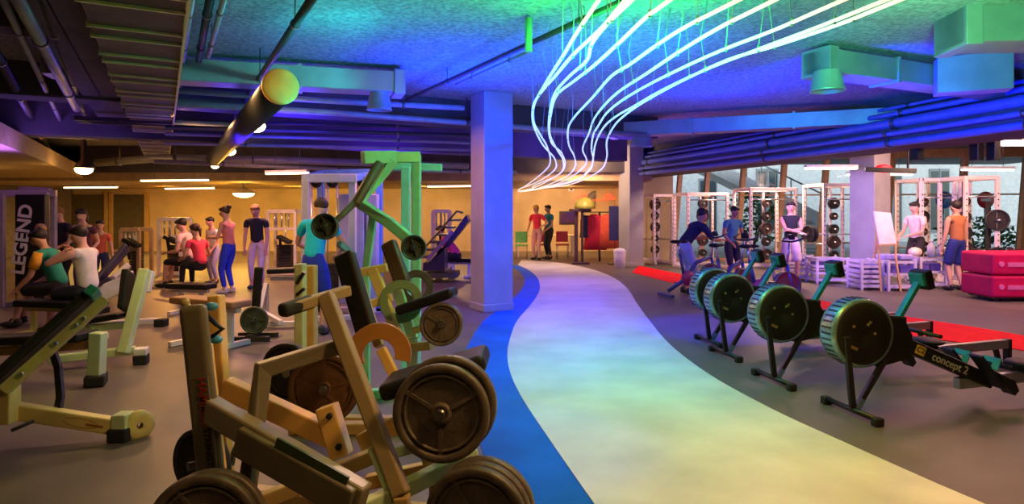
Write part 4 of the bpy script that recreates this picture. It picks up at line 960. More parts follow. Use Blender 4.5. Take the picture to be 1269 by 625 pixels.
# weights shelf below the far right windows
t = thing('weight_shelf', 'low dark shelf of weights between the last rack and the crimson blocks', 'shelf', (10.6,13.6,0))
q = MB(); q.box((10.9,14.0,.62),(1.9,.5,.05)); q.box((10.9,14.0,.25),(1.9,.5,.05))
for sx in (-.92,.92): q.box((10.9+sx,14.0,.33),(.06,.5,.66))
q.build('shelf_frame', black_plastic, t, bevel=.008)
for k in range(6):
    x = 10.15+k*.3; o = plate('dark plate standing on edge on the low dark weight shelf', V((x,13.95,.275+.17)), V((1,-.2,0)), .17, .06, 0, m=iron_dark, group='plates on the low shelf')
for k in range(5):
    x = 10.15+k*.36; t = thing('dumbbell', 'small dumbbell on top of the low dark weight shelf', 'dumbbell', (x,13.95,.645), 0, 'dumbbells on the low shelf'); q = MB(); q.cyl((x,13.85,.70),(x,14.05,.70),.015,n=8); q.build('handle', steel, t)
    q = MB(); q.cyl((x,13.79,.70),(x,13.87,.70),.055,n=10); q.cyl((x,14.03,.70),(x,14.11,.70),.055,n=10); q.build('weight_head', mat('maroon', (.16,.02,.03),.5), t, bevel=.005)

# ------------------------------------------------------------------ low slatted white storage frames
lil = mat('lilac_white', (.62,.55,.66), .45)
def slat_rack(label, px0, px1, yb, h, d=.5, slats=4, Y2=None):
    a = G(px0, yb); b_ = G(px1, yb); Y = a.y; w = b_.x-a.x; c = (a+b_)/2
    t = thing('storage_rack', label, 'storage rack', (c.x, Y+d/2, 0), 0, 'low white storage frames'); 
    for sx in (a.x+.03, b_.x-.03):
        for sy in (Y, Y+d):
            q = MB(); q.box((sx, sy, h/2), (.05,.05,h)); q.build('post', lil, t, bevel=.005)
    for k in range(slats):
        z = .08+(h-.12)*k/(slats-1); q = MB(); q.beam((a.x+.03,Y,z),(b_.x-.03,Y,z),.03,.05); q.beam((a.x+.03,Y+d,z),(b_.x-.03,Y+d,z),.03,.05); q.beam((a.x+.03,Y,z),(a.x+.03,Y+d,z),.03,.05); q.beam((b_.x-.03,Y,z),(b_.x-.03,Y+d,z),.03,.05); q.build('slat', lil, t)
    q = MB(); q.box((c.x, Y+d/2, .10), (w-.05, d-.04, .02)); q.box((c.x, Y+d/2, h*.55), (w-.05, d-.04, .02)); q.build('shelf_board', lil, t)
    return c, Y+d/2, h, w
S = []
S.append(slat_rack('white slatted storage frame at the left end, behind the second rower', 968, 1008, 348, .58))
S.append(slat_rack('white slatted storage frame against the left side of the lilac column', 1011, 1052, 352, .56))
S.append(slat_rack('white slatted storage frame standing before the foot of the lilac column', 1066, 1096, 360, .60, slats=6))
S.append(slat_rack('white storage frame in the middle below the flip chart', 1099, 1136, 361, .60, slats=3))
S.append(slat_rack('white storage frame at the right end, below the pale-pink shirt', 1139, 1174, 358, .62, slats=3))
for i, (c, Y, h, w) in enumerate(S):
    cw = min(.26, (w-.14)/2-.02)
    for k in range(2):
        x = c.x+(2*k-1)*(cw/2+.02); q = MB(); q.box((x, Y, h*.55+.01+.08), (cw,.34,.158)); o = q.build('storage_crate', [mat('violet_crate', (.14,.10,.36), .5)], bevel=.02, loc=(x,Y,h*.55+.01)); tag(o, 'violet crate on the board of the slatted '+('left-end frame','frame left of the lilac column','frame before the column foot','middle frame','right-end frame')[i]+(', left' if k == 0 else ', right'), 'crate', 'crates in the storage frames')
def bottle(x, y, z, label, m, r=.045, h=.26):
    t = thing('bottle', label, 'bottle', (x,y,z)); q = MB(); q.lathe([(0,0),(r,0),(r,h*.65),(r*.45,h*.82),(r*.4,h*.9),(0,h*.9)], (x,y,z), Z, 14); q.build('body', m, t)
    q = MB(); q.cyl((x,y,z+h*.88),(x,y,z+h),r*.5,n=10); q.build('cap', white_paint, t)
c, Y, h, w = S[4]; bottle(c.x+.12, Y, h, 'white bottle standing on the right-end storage frame', white_paint, .07, .34)
bottle(c.x+.28, Y, h, 'smaller lilac bottle beside the white one on the right-end storage frame', lil)
q = MB(); q.ell((c.x-.22,Y-.02,h+.10),(.13,.13,.10)); q.cyl((c.x-.22,Y-.02,h),(c.x-.22,Y-.02,h+.03),.08,n=14); o = q.build('exercise_ball', mat('cream_ball', (.85,.66,.45), .5)); tag(o, 'small cream ball on the right-end storage frame', 'ball')
c, Y, h, w = S[3]
for k in range(2): 
    q = MB(); q.box((c.x-.15+.3*k,Y,h+.05),(.26,.34,.10)); o = q.build('folded_towel', mat('lilac_towel', (.42,.36,.75), .9, bump=.3), bevel=.03, seg=3); tag(o, 'folded lilac towel on the middle storage frame, '+('left' if k == 0 else 'right')+' one', 'towel')
# flip chart
t = thing('flip_chart', 'white flip chart on an easel to the right of the lilac column', 'easel', (7.5,12.9,0))
q = MB(); q.prism([P(1083,262,12.7), P(1104,264,12.7), P(1111,302,12.5), P(1090,303,12.5)], (0,.03,0)); q.build('paper_board', mat('paper', (.62,.58,.54), .7), t)
q = MB()
q.beam(P(1086,265,12.75), V((*P(1092,345,12.35).xy,.01)), .03,.03); q.beam(P(1103,266,12.75), V((*P(1116,345,12.35).xy,.01)), .03,.03); q.beam(P(1094,264,12.8), V((P(1094,264,12.9).x-.1,13.25,.01)), .03,.03); q.beam(P(1088,304,12.5), P(1113,303,12.5), .06,.03); q.build('easel_leg', mat('pine', (.55,.30,.14), .6), t)
# crimson foam blocks
for k, (z, l) in enumerate(((.07,'lower crimson foam block of the stack at the right edge'), (.46,'upper crimson foam block of the stack at the right edge'))):
    x0 = P(1230,345,11.0).x; t = thing('foam_block', l, 'foam block', (x0+.9, 11.4, z)); q = MB(); q.box((x0+.9,11.4,z+.19),(1.8,.8,.375)); q.build('block', pink_foam, t, bevel=.05, seg=4)
    q = MB(); q.cyl((x0+.15,10.985,z+.19),(x0+.15,11.01,z+.19),.045,n=16); q.box((x0+.68,10.992,z+.18),(.85,.008,.075)); q.build('pale_print', mat('pink_print', (.85,.18,.38), .5), t)
t = thing('block_dolly', 'low dark wheeled base under the crimson foam blocks', 'dolly', (x0+.9,11.4,0)); q = MB(); q.box((x0+.9,11.4,.055),(1.6,.65,.03)); q.build('deck', black_plastic, t)
for sx in (-.65,.65):
    for sy in (-.25,.25): q = MB(); q.cyl((x0+.9+sx-.015,11.4+sy,.022),(x0+.9+sx+.015,11.4+sy,.022),.022,n=12); q.build('caster', rubber, t)

# ------------------------------------------------------------------ far centre: clothes rail, domed stand, tables, bin, wall sign
t = thing('clothes_rail', 'dark clothes rail hung with red garments before the far tan wall', 'clothes rack', (2.6,19.6,0)); y = 19.6
xa, xb = P(722,0,y).x, P(764,0,y).x; zr = P(0,263,y).z
q = MB(); q.path([(xa,y,.03),(xa,y,zr),(xb,y,zr),(xb,y,.03)], .02, 8); q.beam((xa,y-.28,.03),(xa,y+.28,.03),.04,.04); q.beam((xb,y-.28,.03),(xb,y+.28,.03),.04,.04); q.path([((xa+xb)/2,y,.03),((xa+xb)/2,y,zr)], .035, 8); q.build('rail_frame', black_plastic, t)
def garment(px, w, ztop, zbot, m, label):
    x = P(px,0,y).x; t = thing('garment', label, 'clothing', (x,y,zbot)); q = MB(); n = 10
    vs = []
    for i in range(n+1):
        a = 2*math.pi*i/n
        vs.append(i)
    prof = [(ztop,.10,.05),(ztop-.12,.24,.07),(ztop-.5,.25,.08),(zbot,.29,.10)]
    rings = [[V((x+math.cos(2*math.pi*j/14)*w*pw*2*(1+.05*math.cos(5*2*math.pi*j/14)), y+math.sin(2*math.pi*j/14)*pd*(1+.2*math.cos(3*2*math.pi*j/14)), z)) for j in range(14)] for z, pw, pd in prof]
    q.add([p for r in rings for p in r], [(i*14+j, i*14+(j+1) % 14, (i+1)*14+(j+1) % 14, (i+1)*14+j) for i in range(3) for j in range(14)]+[tuple(range(14)), tuple(range(42,56))], True); q.build('cloth', m, t)
    q = MB(); q.path([V((x-.08,y,ztop-.02)), V((x,y,ztop+.03)), V((x+.08,y,ztop-.02))], .006, 5); q.path([V((x,y,ztop+.03)), V((x,y,zr+.02))], .006, 5); q.build('hanger', steel, t)
garment(726, .36, 1.42, .75, mat('navy_cloth', (.02,.025,.09), .8), 'dark navy garment at the left end of the clothes rail')
garment(737, .62, 1.46, .38, mat('red_cloth', (.62,.015,.05), .8), 'long red garment in the middle of the clothes rail')
garment(753, .62, 1.46, .42, mat('coral_cloth', (.75,.10,.05), .8), 'coral red garment right of the middle on the clothes rail')
t = thing('domed_stand', 'dark post with a yellow-green dome on top left of the red garments', 'stand', (P(719,0,19).x,19.0,0)); x = P(719,0,19).x
q = MB(); q.box((x-.12,19,.8),(.10,.14,1.6)); q.box((x+.06,19,.8),(.06,.14,1.6)); q.box((x,19,.03),(.5,.45,.06)); q.box((x,19,1.58),(.62,.4,.08)); q.build('post', mat('wine_dark', (.06,.02,.03), .5), t, bevel=.01)
q = MB(); q.lathe([(0,.34),(.14,.32),(.24,.23),(.30,.1),(.31,0),(0,0)], (P(725,0,19).x,19,1.625), Z, 24); q.build('dome', mat('lime_dome', (.42,.40,.08), .4), t)
t = thing('wall_screen', 'small dark wall screen left of the domed stand', 'screen', P(705,270,24.9).to_tuple()); p = P(705,270,24.8)
q = MB(); q.box((p.x,24.95,p.z),(.72,.08,.5)); q.build('casing', black_plastic, t, bevel=.01); q = MB(); q.box((p.x,24.9,p.z),(.64,.02,.42)); q.build('display', mat('violet_screen', (.05,.02,.07), .2), t)
t = thing('wall_sign', 'red winged light sign high on the far tan wall', 'sign', P(738,245,24.9).to_tuple()); p = P(738,246,24.9); rs = emit('red_sign_glow', (1,.10,.04), 1.4)
q = MB()
for sx in (-1,1):
    for k in range(4): q.beam(p+V((sx*(.35+.0*k),.03,-.06+.055*k)), p+V((sx*(.80-.08*k),.03,.0+.06*k)), .04,.04)
q.beam(p+V((-.4,.03,-.07)), p+V((.4,.03,-.07)), .03,.03); q.build('glowing_wings', rs, t)
q = MB(); q.lathe([(.02,-.02),(.30,-.02),(.30,.02),(.02,.02)], p+V((0,.06,.0)), V((0,1,0)), 16, a0=math.pi*.5, a1=math.pi*1.5, closed=True); q.build('crest', mat('grey_crest', (.18,.17,.18), .6), t)
t = thing('banner_stand', 'tall dark blue banner left of the far lilac column', 'banner', (P(762,0,18.6).x,18.8,0)); x = P(762,0,18.8).x; q = MB(); q.box((x,18.8,1.2),(.34,.03,1.0)); q.build('banner', mat('deep_blue_cloth', (.03,.03,.14), .7), t); q = MB(); q.cyl((x,18.83,.02),(x,18.83,1.72),.015,n=8); q.box((x,18.83,.02),(.4,.3,.04)); q.build('pole', steel_dark, t)
t = thing('trash_bin', 'pale lilac waste bin at the foot of the far lilac column', 'bin', (P(768,0,17.6).x,17.6,0)); x = P(768,0,17.6).x
q = MB(); q.lathe([(0,0),(.15,0),(.17,.42),(.16,.44),(0,.44)], (x,17.6,0), Z, 20); q.build('body', mat('bin_white', (.7,.66,.75), .5), t); q = MB(); q.lathe([(.175,.43),(.18,.47),(.12,.53),(0,.55),(0,.43)], (x,17.6,0), Z, 20); q.build('lid', mat('bin_white', (.7,.66,.75), .5), t)
t = thing('wall_box', 'small pale box mounted high on the far tan wall', 'wall box', P(708,232,24.9).to_tuple()); p = P(708,233,24.9); q = MB(); q.box((p.x,24.94,p.z),(.22,.12,.26)); q.build('case', white_paint, t, bevel=.02); q = MB(); q.cyl((p.x,24.88,p.z-.05),(p.x,24.86,p.z-.05),.05,n=12); q.build('lens', black_plastic, t)
def table(px, Y, w, label, zt=.74, m=None):
    x = P(px,0,Y).x; t = thing('table', label, 'table', (x,Y,0)); q = MB(); q.box((x,Y,zt-.02),(w,.6,.04)); q.build('tabletop', m or mat('pale_wood', (.62,.48,.34), .5), t, bevel=.006)
    for sx in (-1,1):
        for sy in (-1,1): q = MB(); q.box((x+sx*(w/2-.05),Y+sy*.25,(zt-.04)/2),(.05,.05,zt-.04)); q.build('leg', white_paint, t)
table(655, 22.0, .8, 'small pale table by the square column at the far end')
table(693, 22.3, 1.0, 'pale table right of the two far people')
def chair(px, Y, m, label):
    x = P(px,0,Y).x; t = thing('chair', label, 'chair', (x,Y,0)); q = MB(); q.box((x,Y,.44),(.42,.42,.05)); q.build('seat', m, t, bevel=.015); q = MB(); q.box((x,Y+.2,.7),(.40,.04,.36)); q.build('backrest', m, t, bevel=.015)
    for sx in (-.18,.18):
        for sy in (-.18,.18): q = MB(); q.cyl((x+sx,Y+sy,0),(x+sx,Y+sy,.43),.015,n=8); q.build('leg', steel, t)
redc = mat('dark_red_seat', (.35,.02,.05), .5)
chair(672, 21.5, redc, 'dark red chair in front of the far man in red'); chair(697, 21.5, redc, 'dark red chair left of the domed stand'); chair(646, 21.1, mat('green_seat', (.15,.5,.12), .5), 'green chair beside the square column at the far end')
# ------------------------------------------------------------------ step machine between lever tower and column
t = thing('stair_climber', 'violet-dark stair climber seen side-on left of the square column', 'gym machine', (P(545,0,14).x,14.0,0)); Y = 14.0; vd = mat('violet_dark', (.035,.02,.09), .4); vr = mat('violet_rail', (.28,.18,.42), .4)
q = MB(); q.prism([P(524,336,Y), P(551,336,Y), P(551,305,Y), P(574,272,Y), P(578,267,Y), P(580,274,Y), P(556,304,Y), P(530,326,Y), P(524,326,Y)], (0,.75,0)); q.build('side_panel', vd, t, bevel=.01)
q = MB(); q.beam(P(530,322,Y-.03), P(561,287,Y-.03), .04,.08); q.build('side_stripe', vr, t)
for dy, k in ((.1,0),(.66,1)):
    q = MB(); q.path([P(524,310,Y+dy), P(566,262,Y+dy), P(574,264,Y+dy)], .022, 8); q.build('handrail', steel_dark, t)
q = MB()
for k in range(6):
    p = P(526,318,Y+.1).lerp(P(562,272,Y+.1), k/5.0); q.box(p+V((0,.3,-.02)), (.26,.55,.04))
q.build('steps', mat('step_grey', (.12,.09,.10), .5), t)
q = MB(); q.box(P(541,338,Y)+V((0,.37,-.06)), (.9,.8,.1)); q.build('base', steel_dark, t)
flat_bench('flat_bench', 'low dark bench beside the stair climber under the pink-shirted person', V((P(553,0,15.2).x,15.2,0)), V((P(590,0,15.0).x,15.0,0)), .45, black_vinyl, white_paint)
# ------------------------------------------------------------------ left rear: cable tower with the lettered banner, small machines
t = thing('cable_tower', 'violet-framed cable tower with a black lettered shroud at the left edge', 'gym machine', (-7.9,10.4,0)); Y = 10.4; vf = mat('violet_frame', (.34,.27,.40), .4)
for px, dy in ((3,0),(50,.25),(57,.1),(67,.35)):
    q = MB(); x = P(px,0,Y+dy).x; q.box((x,Y+dy,.93),(.07,.07,1.86)); q.build('upright_post', vf, t, bevel=.006)
q = MB(); q.beam(P(-20,240,Y), P(70,240,Y+.3), .1,.11); q.beam(P(25,234,Y+.3), P(62,236,Y+.3), .1,.08); q.build('top_beam', vf, t, bevel=.008)
q = MB(); x0, x1 = P(17,0,Y-.1).x, P(57,0,Y-.1).x; q.box(((x0+x1)/2-.02,Y-.02,(1.82+.12)/2),((x1-x0)*.92,.12,1.7)); sh = q.build('shroud', black_plastic, t, bevel=.012)
text_mesh('lettering', 'LEGEND', mat('shroud_letter', (.75,.72,.70), .5), sh, V((P(32.5,0,Y).x, Y-.085, 1.10)), V((.13,0,1)), V((-1,0,.13)), .30, .003, local=False, bold=.008)
q = MB(); q.beam(V((P(-20,0,Y).x,Y,.04)), V((P(72,0,Y).x,Y+.3,.04)), .1,.08); q.build('floor_rail', vf, t, bevel=.008)
q = MB(); q.lathe([(.03,-.02),(.09,-.02),(.075,0),(.09,.02),(.03,.02)], P(50,284,Y-.1), V((0,1,0)), 20); q.build('pulley', mat('amber_pulley', (.45,.28,.12), .4), t)
q = MB(); q.cyl(P(50,284,Y-.1), V((P(50,284,Y).x,Y,1.84)), .006, n=6); q.build('cable', steel_dark, t)
def white_machine(px0, px1, yt, Y, label, m=white_paint):
    x0, x1 = P(px0,0,Y).x, P(px1,0,Y).x; zt = P(0,yt,Y).z; w = x1-x0; c = (x0+x1)/2
    t = thing('cable_machine', label, 'gym machine', (c,Y,0))
    for sx in (x0,x1):
        for dy in (0,.5): q = MB(); q.box((sx,Y+dy,zt/2),(.07,.07,zt)); q.build('upright_post', m, t, bevel=.006)
    q = MB(); q.beam((x0,Y,zt),(x1,Y,zt),.08,.09); q.beam((x0,Y+.5,zt),(x1,Y+.5,zt),.08,.09); q.beam((x0,Y,zt-.42),(x1,Y,zt-.42),.06,.07); q.beam((x0,Y,.06),(x1,Y,.06),.08,.08); q.build('cross_beam', m, t, bevel=.006)
    q = MB()
    for k in range(10): q.box((c,Y+.25,.12+k*.065),(w*.55,.2,.055))
    q.build('weight_stack', iron_dark, t)
    q = MB()
    for k in range(3): q.cyl((x0+w*(.25+.25*k),Y,zt-.42),(x0+w*(.25+.25*k),Y,zt),.02,n=8)
    q.cyl((c,Y+.25,.1),(c,Y+.25,zt),.015,n=8); q.build('guide_rod', steel, t)
    q = MB(); q.beam((c-.05,Y-.1,.95),(c+.25,Y-.1,.80),.25,.09); q.beam((c,Y,.5),(c,Y-.12,.9),.06,.06,up=V((1,0,0))); q.build('seat_pad', black_vinyl, t, bevel=.015)
white_machine(197, 224, 272, 15.5, 'white cable machine behind the seated group, left of them')
white_machine(332, 366, 262, 15.5, 'tan-white cable machine right of the person in black and white', mat('tan_white', (.55,.48,.40), .45))
white_machine(150, 172, 285, 14.0, 'small dark-padded machine behind the pale side plate bench', mat('amber_frame', (.45,.30,.16), .45))
white_machine(536, 556, 262, 17.5, 'slim pink-white cable machine left of the square column', pink_white)
# mirror panels along the far left wall
for i, (p0, p1) in enumerate(((66,128),(134,178))):
    x0, x1 = P(p0,0,24.7).x, P(p1,0,24.7).x
    q = MB(); q.box(((x0+x1)/2,24.93,1.15),(x1-x0,.05,2.1)); structure(q.build('wall_mirror', mat('smoky_mirror', (.20,.17,.12), .12, .6)))
    for xx in (x0, x1): q = MB(); q.box((xx,24.9,1.15),(.14,.12,2.3)); structure(q.build('trim_mirror', mat('amber_trim', (.45,.28,.11), .5), bevel=.01))
# ------------------------------------------------------------------ people
skin_a = mat('skin_warm', (.62,.33,.22), .5, var=.06); skin_b = mat('skin_rose', (.68,.36,.28), .5, var=.06); skin_c = mat('skin_tan', (.42,.22,.13), .5, var=.06)
eye_m = mat('eye_dark', (.02,.015,.012), .3); lip_m = mat('lip', (.42,.13,.11), .5)
hair_d = mat('dark_hair', (.018,.012,.010), .6, var=.4, scale=30); hair_b = mat('brown_hair', (.06,.03,.015), .6, var=.4, scale=30)
def cloth(n, c): return mat('cloth_'+n, c, .85, var=.12, scale=9, bump=.12, bscale=40)
def skin_obj(name, nodes, edges, root, m, par, sub=2):
    me = bpy.data.meshes.new(name); me.from_pydata([n[0] for n in nodes], edges, [])
    o = bpy.data.objects.new(name, me); COL.objects.link(o); o.parent = par
    md = o.modifiers.new('skin', 'SKIN'); md.use_smooth_shade = True; md.branch_smoothing = .4
    if not me.skin_vertices: me.skin_vertices.new()
    for i, n in enumerate(nodes):
        r = n[1]; me.skin_vertices[0].data[i].radius = r if isinstance(r, (tuple, list)) else (r, r)
        me.skin_vertices[0].data[i].use_root = (i == root)
    s = o.modifiers.new('sub', 'SUBSURF'); s.levels = sub; s.render_levels = sub
    me.materials.append(m)
    return o
def bake(o):
    """freeze the skin surface into plain mesh data"""
    dg = bpy.context.evaluated_depsgraph_get(); me = bpy.data.meshes.new_from_object(o.evaluated_get(dg))
    old = o.data; o.modifiers.clear(); o.data = me; me.name = o.name; bpy.data.meshes.remove(old)
    me.polygons.foreach_set('use_smooth', [True]*len(me.polygons))
    return o
def ik(a, t, l1, l2, pole):
    d = t-a; L_ = d.length; mx = (l1+l2)*.995
    if L_ > mx: t = a+d*(mx/L_); d = t-a; L_ = mx
    L_ = max(L_, abs(l1-l2)+.02)
    n = d.normalized(); x = (l1*l1-l2*l2+L_*L_)/(2*L_); h = math.sqrt(max(0, l1*l1-x*x))
    p = V(pole); p = (p-n*p.dot(n))
    p = p.normalized() if p.length > 1e-4 else V((0,1,0))
    return a+n*x+p*h, t
def person(label, loc, face, pelvis=(0,0,.955), lean=0, head=(0,0), hands=None, feet=None, kpole=(0,1,0), epole=None, skin=skin_a, top=None, sleeve=.5, top_m=None, bottom_m=None, leg=.55, shoe_m=None, hair='short', hair_m=hair_d, scale=1.0, female=False, group=None, twist=0.0):
    """local frame: faces +Y, right hand at +X. face = heading in degrees (0 looks along +Y of the room)"""
    t = thing('person', label, 'person', loc, math.radians(face), group); s = scale
    t.scale = (s, s, s)
    pel = V(pelvis); L_ = math.radians(lean); u = V((0, math.sin(L_), math.cos(L_))); f = V((0, math.cos(L_), -math.sin(L_)))
    sw = .165 if female else .19
    ch = pel+u*.26; shc = pel+u*.46; nk = pel+u*.54
    hp = math.radians(lean*.4+head[0]); hy = math.radians(head[1])
    hu = V((0, math.sin(hp), math.cos(hp))); hf = V((math.sin(hy)*1.0, math.cos(hp)*math.cos(hy), -math.sin(hp))).normalized()
    hb = nk+hu*.045; hc = hb+hu*.088+hf*.018; hcr = hb+hu*.172
    S_ = {sd: shc+V((sd*sw,0,0))+u*(-.02) for sd in (-1,1)}; HJ = {sd: pel+V((sd*.095,0,-.05)) for sd in (-1,1)}
    hands = hands or {-1: V((-.25,.08,pel.z-.10)), 1: V((.25,.08,pel.z-.10))}; feet = feet or {-1: V((-.11,.02,.08)), 1: V((.11,0,.08))}
    nodes = []; edges = []
    def nd(p, r, par=None):
        nodes.append((V(p), r)); i = len(nodes)-1
        if par is not None: edges.append((par, i))
        return i
    wf = .9 if female else 1.0
    i0 = nd(pel, (.135,.105)); i1 = nd(pel+u*.13, (.115*wf,.09), i0); i2 = nd(ch+u*.04, (.14*wf,.105), i1); i3 = nd(shc, (.11*wf,.08), i2); i4 = nd(nk, .058, i3); i5 = nd(hb, (.064,.070), i4); i6 = nd(hc, (.086,.104), i5); i7 = nd(hcr, (.062,.070), i6)
    nd(hc+hf*.118-hu*.006, .012, i6)   # nose
    for sd in (-1,1): nd(hc+hu.cross(hf).normalized()*sd*.094-hf*.005, .013, i6)   # ears
    J = {}
    for sd in (-1,1):
        ep = V(epole[sd]) if epole else V((sd*.5,-1,-.2)); el, wr = ik(S_[sd], V(hands[sd]), .29, .255, ep)
        a = nd(S_[sd], .058*wf, i3); b = nd(S_[sd].lerp(el,.5), .046*wf, a); e = nd(el, .038*wf, b); m_ = nd(el.lerp(wr,.35), .038*wf, e); w = nd(wr, .026*wf, m_)
        d = (wr-el).normalized(); sidev = d.cross(V((0,0,1)) if abs(d.z) < .9 else V((0,1,0))).normalized(); pn = sidev.cross(d).normalized()
        pm = nd(wr+d*.055, (.036,.018), w)
        for k in range(4):
            off = (k-1.5)*.019; l = (.070,.082,.078,.062)[k]; q0 = wr+d*.085+sidev*off; q1 = q0+d*l*.5-pn*.008; q2 = q0+d*l-pn*.03
            x = nd(q0, .0095, pm); y_ = nd(q1, .009, x); nd(q2, .0075, y_)
        x = nd(wr+d*.045+sidev*.042*(-sd), .011, pm); nd(wr+d*.085+sidev*.055*(-sd)-pn*.012, .009, x)
        kn, an = ik(HJ[sd], V(feet[sd]), .43, .42, V(kpole[sd] if isinstance(kpole, dict) else kpole))
        a = nd(HJ[sd], .092, i0); b = nd(HJ[sd].lerp(kn,.5), .074, a); c = nd(kn, .054, b); c2 = nd(kn.lerp(an,.3), .053, c); an_ = nd(an, .036, c2)
        sh = V((kn-an)); fd = V((0,1,0)) if abs(sh.normalized().z) > .3 else V((0,.3,1)); fd = V((.12*sd,1,-.28)).normalized()
        ft = nd(an+fd*.13+V((0,0,-.02)), (.035,.022), an_); nd(an+fd*.02+V((0,-.03,-.045)), .028, an_)
        J[sd] = (el, wr, kn, an, fd, d)
    bake(skin_obj('body', nodes, edges, i0, skin, t, 2 if s*F/max(1,loc[1]) > 60 else 1))
    # face
    rt = hf.cross(hu).normalized()
    q = MB()
    for sd in (-1,1): q.ell(hc+hf*.092+hu*.018+rt*sd*.031, (.013,.008,.008), n=8, k=5)
    q.build('eyes', eye_m, t, local=True)
    q = MB(); q.ell(hc+hf*.090-hu*.044, (.022,.008,.006), n=8, k=5); q.build('mouth', lip_m, t, local=True)
    # hair
    R_ = Matrix((rt, hf, hu)).transposed(); q = MB()
    if hair != 'bald':
        q.ell(hc+hu*.046-hf*.034, (.094,.096,.090), R_, 16, 10); q.ell(hc+hu*.085+hf*.03, (.078,.062,.040), R_, 14, 8)
        if hair == 'bun': q.ell(hc+hu*.09-hf*.13, .05, R_, 10, 7)
        if hair == 'pony': q.path([hc+hu*.05-hf*.10, hc-hu*.02-hf*.17, hc-hu*.16-hf*.15], [.035,.036,.012], 8)
        if hair == 'long': q.path([hc+hu*.02-hf*.06, hc-hu*.10-hf*.085, hc-hu*.22-hf*.09], [.085,.085,.05], 10)
        q.build('hair', hair_m, t, local=True)
    if hair == 'cap': pass
    # clothing
    def shirt(m, sl):
        n2 = []; e2 = []
        def a2(p, r, par=None):
            n2.append((V(p), r)); i = len(n2)-1
            if par is not None: e2.append((par, i))
            return i
        k0 = a2(pel-u*.055, (.152,.128)); k1 = a2(pel+u*.14, (.135*wf,.112), k0); k2 = a2(ch+u*.04, (.160*wf,.126), k1); k3 = a2(shc-u*.005, (.128*wf,.095), k2); a2(shc+u*.055, .062, k3)
        for sd in (-1,1):
            el = J[sd][0]; q1 = a2(S_[sd], .072*wf, k3)
            if sl > 0: q2 = a2(S_[sd].lerp(el, sl*.55), .062*wf, q1); q3 = a2(S_[sd].lerp(el, sl), .058*wf, q2)
            if sl > 1: pass
        bake(skin_obj('shirt', n2, e2, k0, m, t, 2))
    def trousers(m, lg):
        n2 = []; e2 = []
        def a2(p, r, par=None):
            n2.append((V(p), r)); i = len(n2)-1
            if par is not None: e2.append((par, i))
            return i
        tight = lg > .8
        k0 = a2(pel+u*.02, (.150,.122)); a2(pel+u*.12, (.135*wf,.112), k0)
        for sd in (-1,1):
            kn, an = J[sd][2], J[sd][3]; q1 = a2(HJ[sd], .106, k0); ex = .012 if tight else .020
            if lg <= .5: a2(HJ[sd].lerp(kn, lg*2), .075+ex, a2(HJ[sd].lerp(kn, lg), .08+ex, q1))
            else:
                q2 = a2(HJ[sd].lerp(kn,.5), .074+ex, q1); q3 = a2(kn, .055+ex, q2); a2(kn.lerp(an, (lg-.5)*2*.94), (.040 if tight else .052)+ex*.6, q3)
        bake(skin_obj('leggings' if tight and female else ('trousers' if lg > .5 else 'shorts'), n2, e2, k0, m, t, 2))
    if top_m is not None: shirt(top_m, sleeve)
    if bottom_m is not None: trousers(bottom_m, leg)
    for sd in (-1,1):
        el, wr, kn, an, fd, d = J[sd]; q = MB(); R2 = V((fd.x,fd.y,0)).normalized(); Rm = Matrix((V((R2.y,-R2.x,0)), R2, Z)).transposed()
        q.ell(an+R2*.06+V((0,0,-.035)), (.048,.135,.045), Rm, 12, 8); q.ell(an+V((0,-.015,.0)), (.042,.05,.05), Rm, 10, 6); q.build('shoe', shoe_m or black_plastic, t, local=True)
    return t
white_shoe = mat('white_shoe', (.7,.68,.66), .6); dark_shoe = mat('dark_shoe', (.03,.03,.04), .6)
def at(px, Y, z=0): return ((px-CX)/F*Y, Y, z)
SEAT = lambda z=.56: (0,0,z)
def sit_feet(dy=.42, w=.13, z=.08): return {-1: V((-w,dy,z)), 1: V((w,dy+.05,z))}
# seated pair on the left (both look to the left: face 90 degrees turned from +Y towards -X)
o = person('man in a green and yellow shirt and black shorts seated facing left', at(74,8.8), 95, SEAT(.56), 22, (18,0), hands={-1:V((-.20,.42,.52)),1:V((.16,.40,.56))}, feet={-1:V((-.16,.46,.08)),1:V((.14,.56,.08))}, top_m=cloth('green', (.02,.30,.20)), sleeve=.55, bottom_m=cloth('black', (.012,.012,.018)), leg=.5, shoe_m=dark_shoe, skin=skin_a)
q = MB()
o2 = person('man in a white tank top seated facing left with arms raised to his chin', at(110,8.2), 80, SEAT(.58), 10, (14,0), hands={-1:V((-.10,.30,1.02)),1:V((.10,.33,1.05))}, epole={-1:V((-.8,.6,-.6)),1:V((.8,.6,-.6))}, feet=sit_feet(.45), top_m=cloth('white', (.75,.70,.72)), sleeve=0, bottom_m=cloth('navy', (.012,.014,.035)), leg=.5, shoe_m=dark_shoe, skin=skin_b)
person('person in a dark violet top and cap standing behind the white tank top', at(82,11.5), 160, (0,0,.955), 12, (12,0), hands={-1:V((-.18,.30,.98)),1:V((.18,.30,1.0))}, top_m=cloth('violet', (.04,.03,.08)), bottom_m=cloth('black', (.012,.012,.018)), leg=.98, skin=skin_b, hair_m=mat('tan_cap', (.35,.16,.06), .7), scale=.93)
person('dark-haired person in a maroon top and pale shawl standing second behind the tank top', at(106,11.2), 190, (0,0,.955), 14, (10,0), hands={-1:V((-.20,.26,.95)),1:V((.22,.26,.95))}, top_m=cloth('maroon', (.10,.02,.05)), bottom_m=cloth('indigo', (.03,.03,.12)), leg=.98, skin=skin_a, hair='long', female=True, scale=.92)
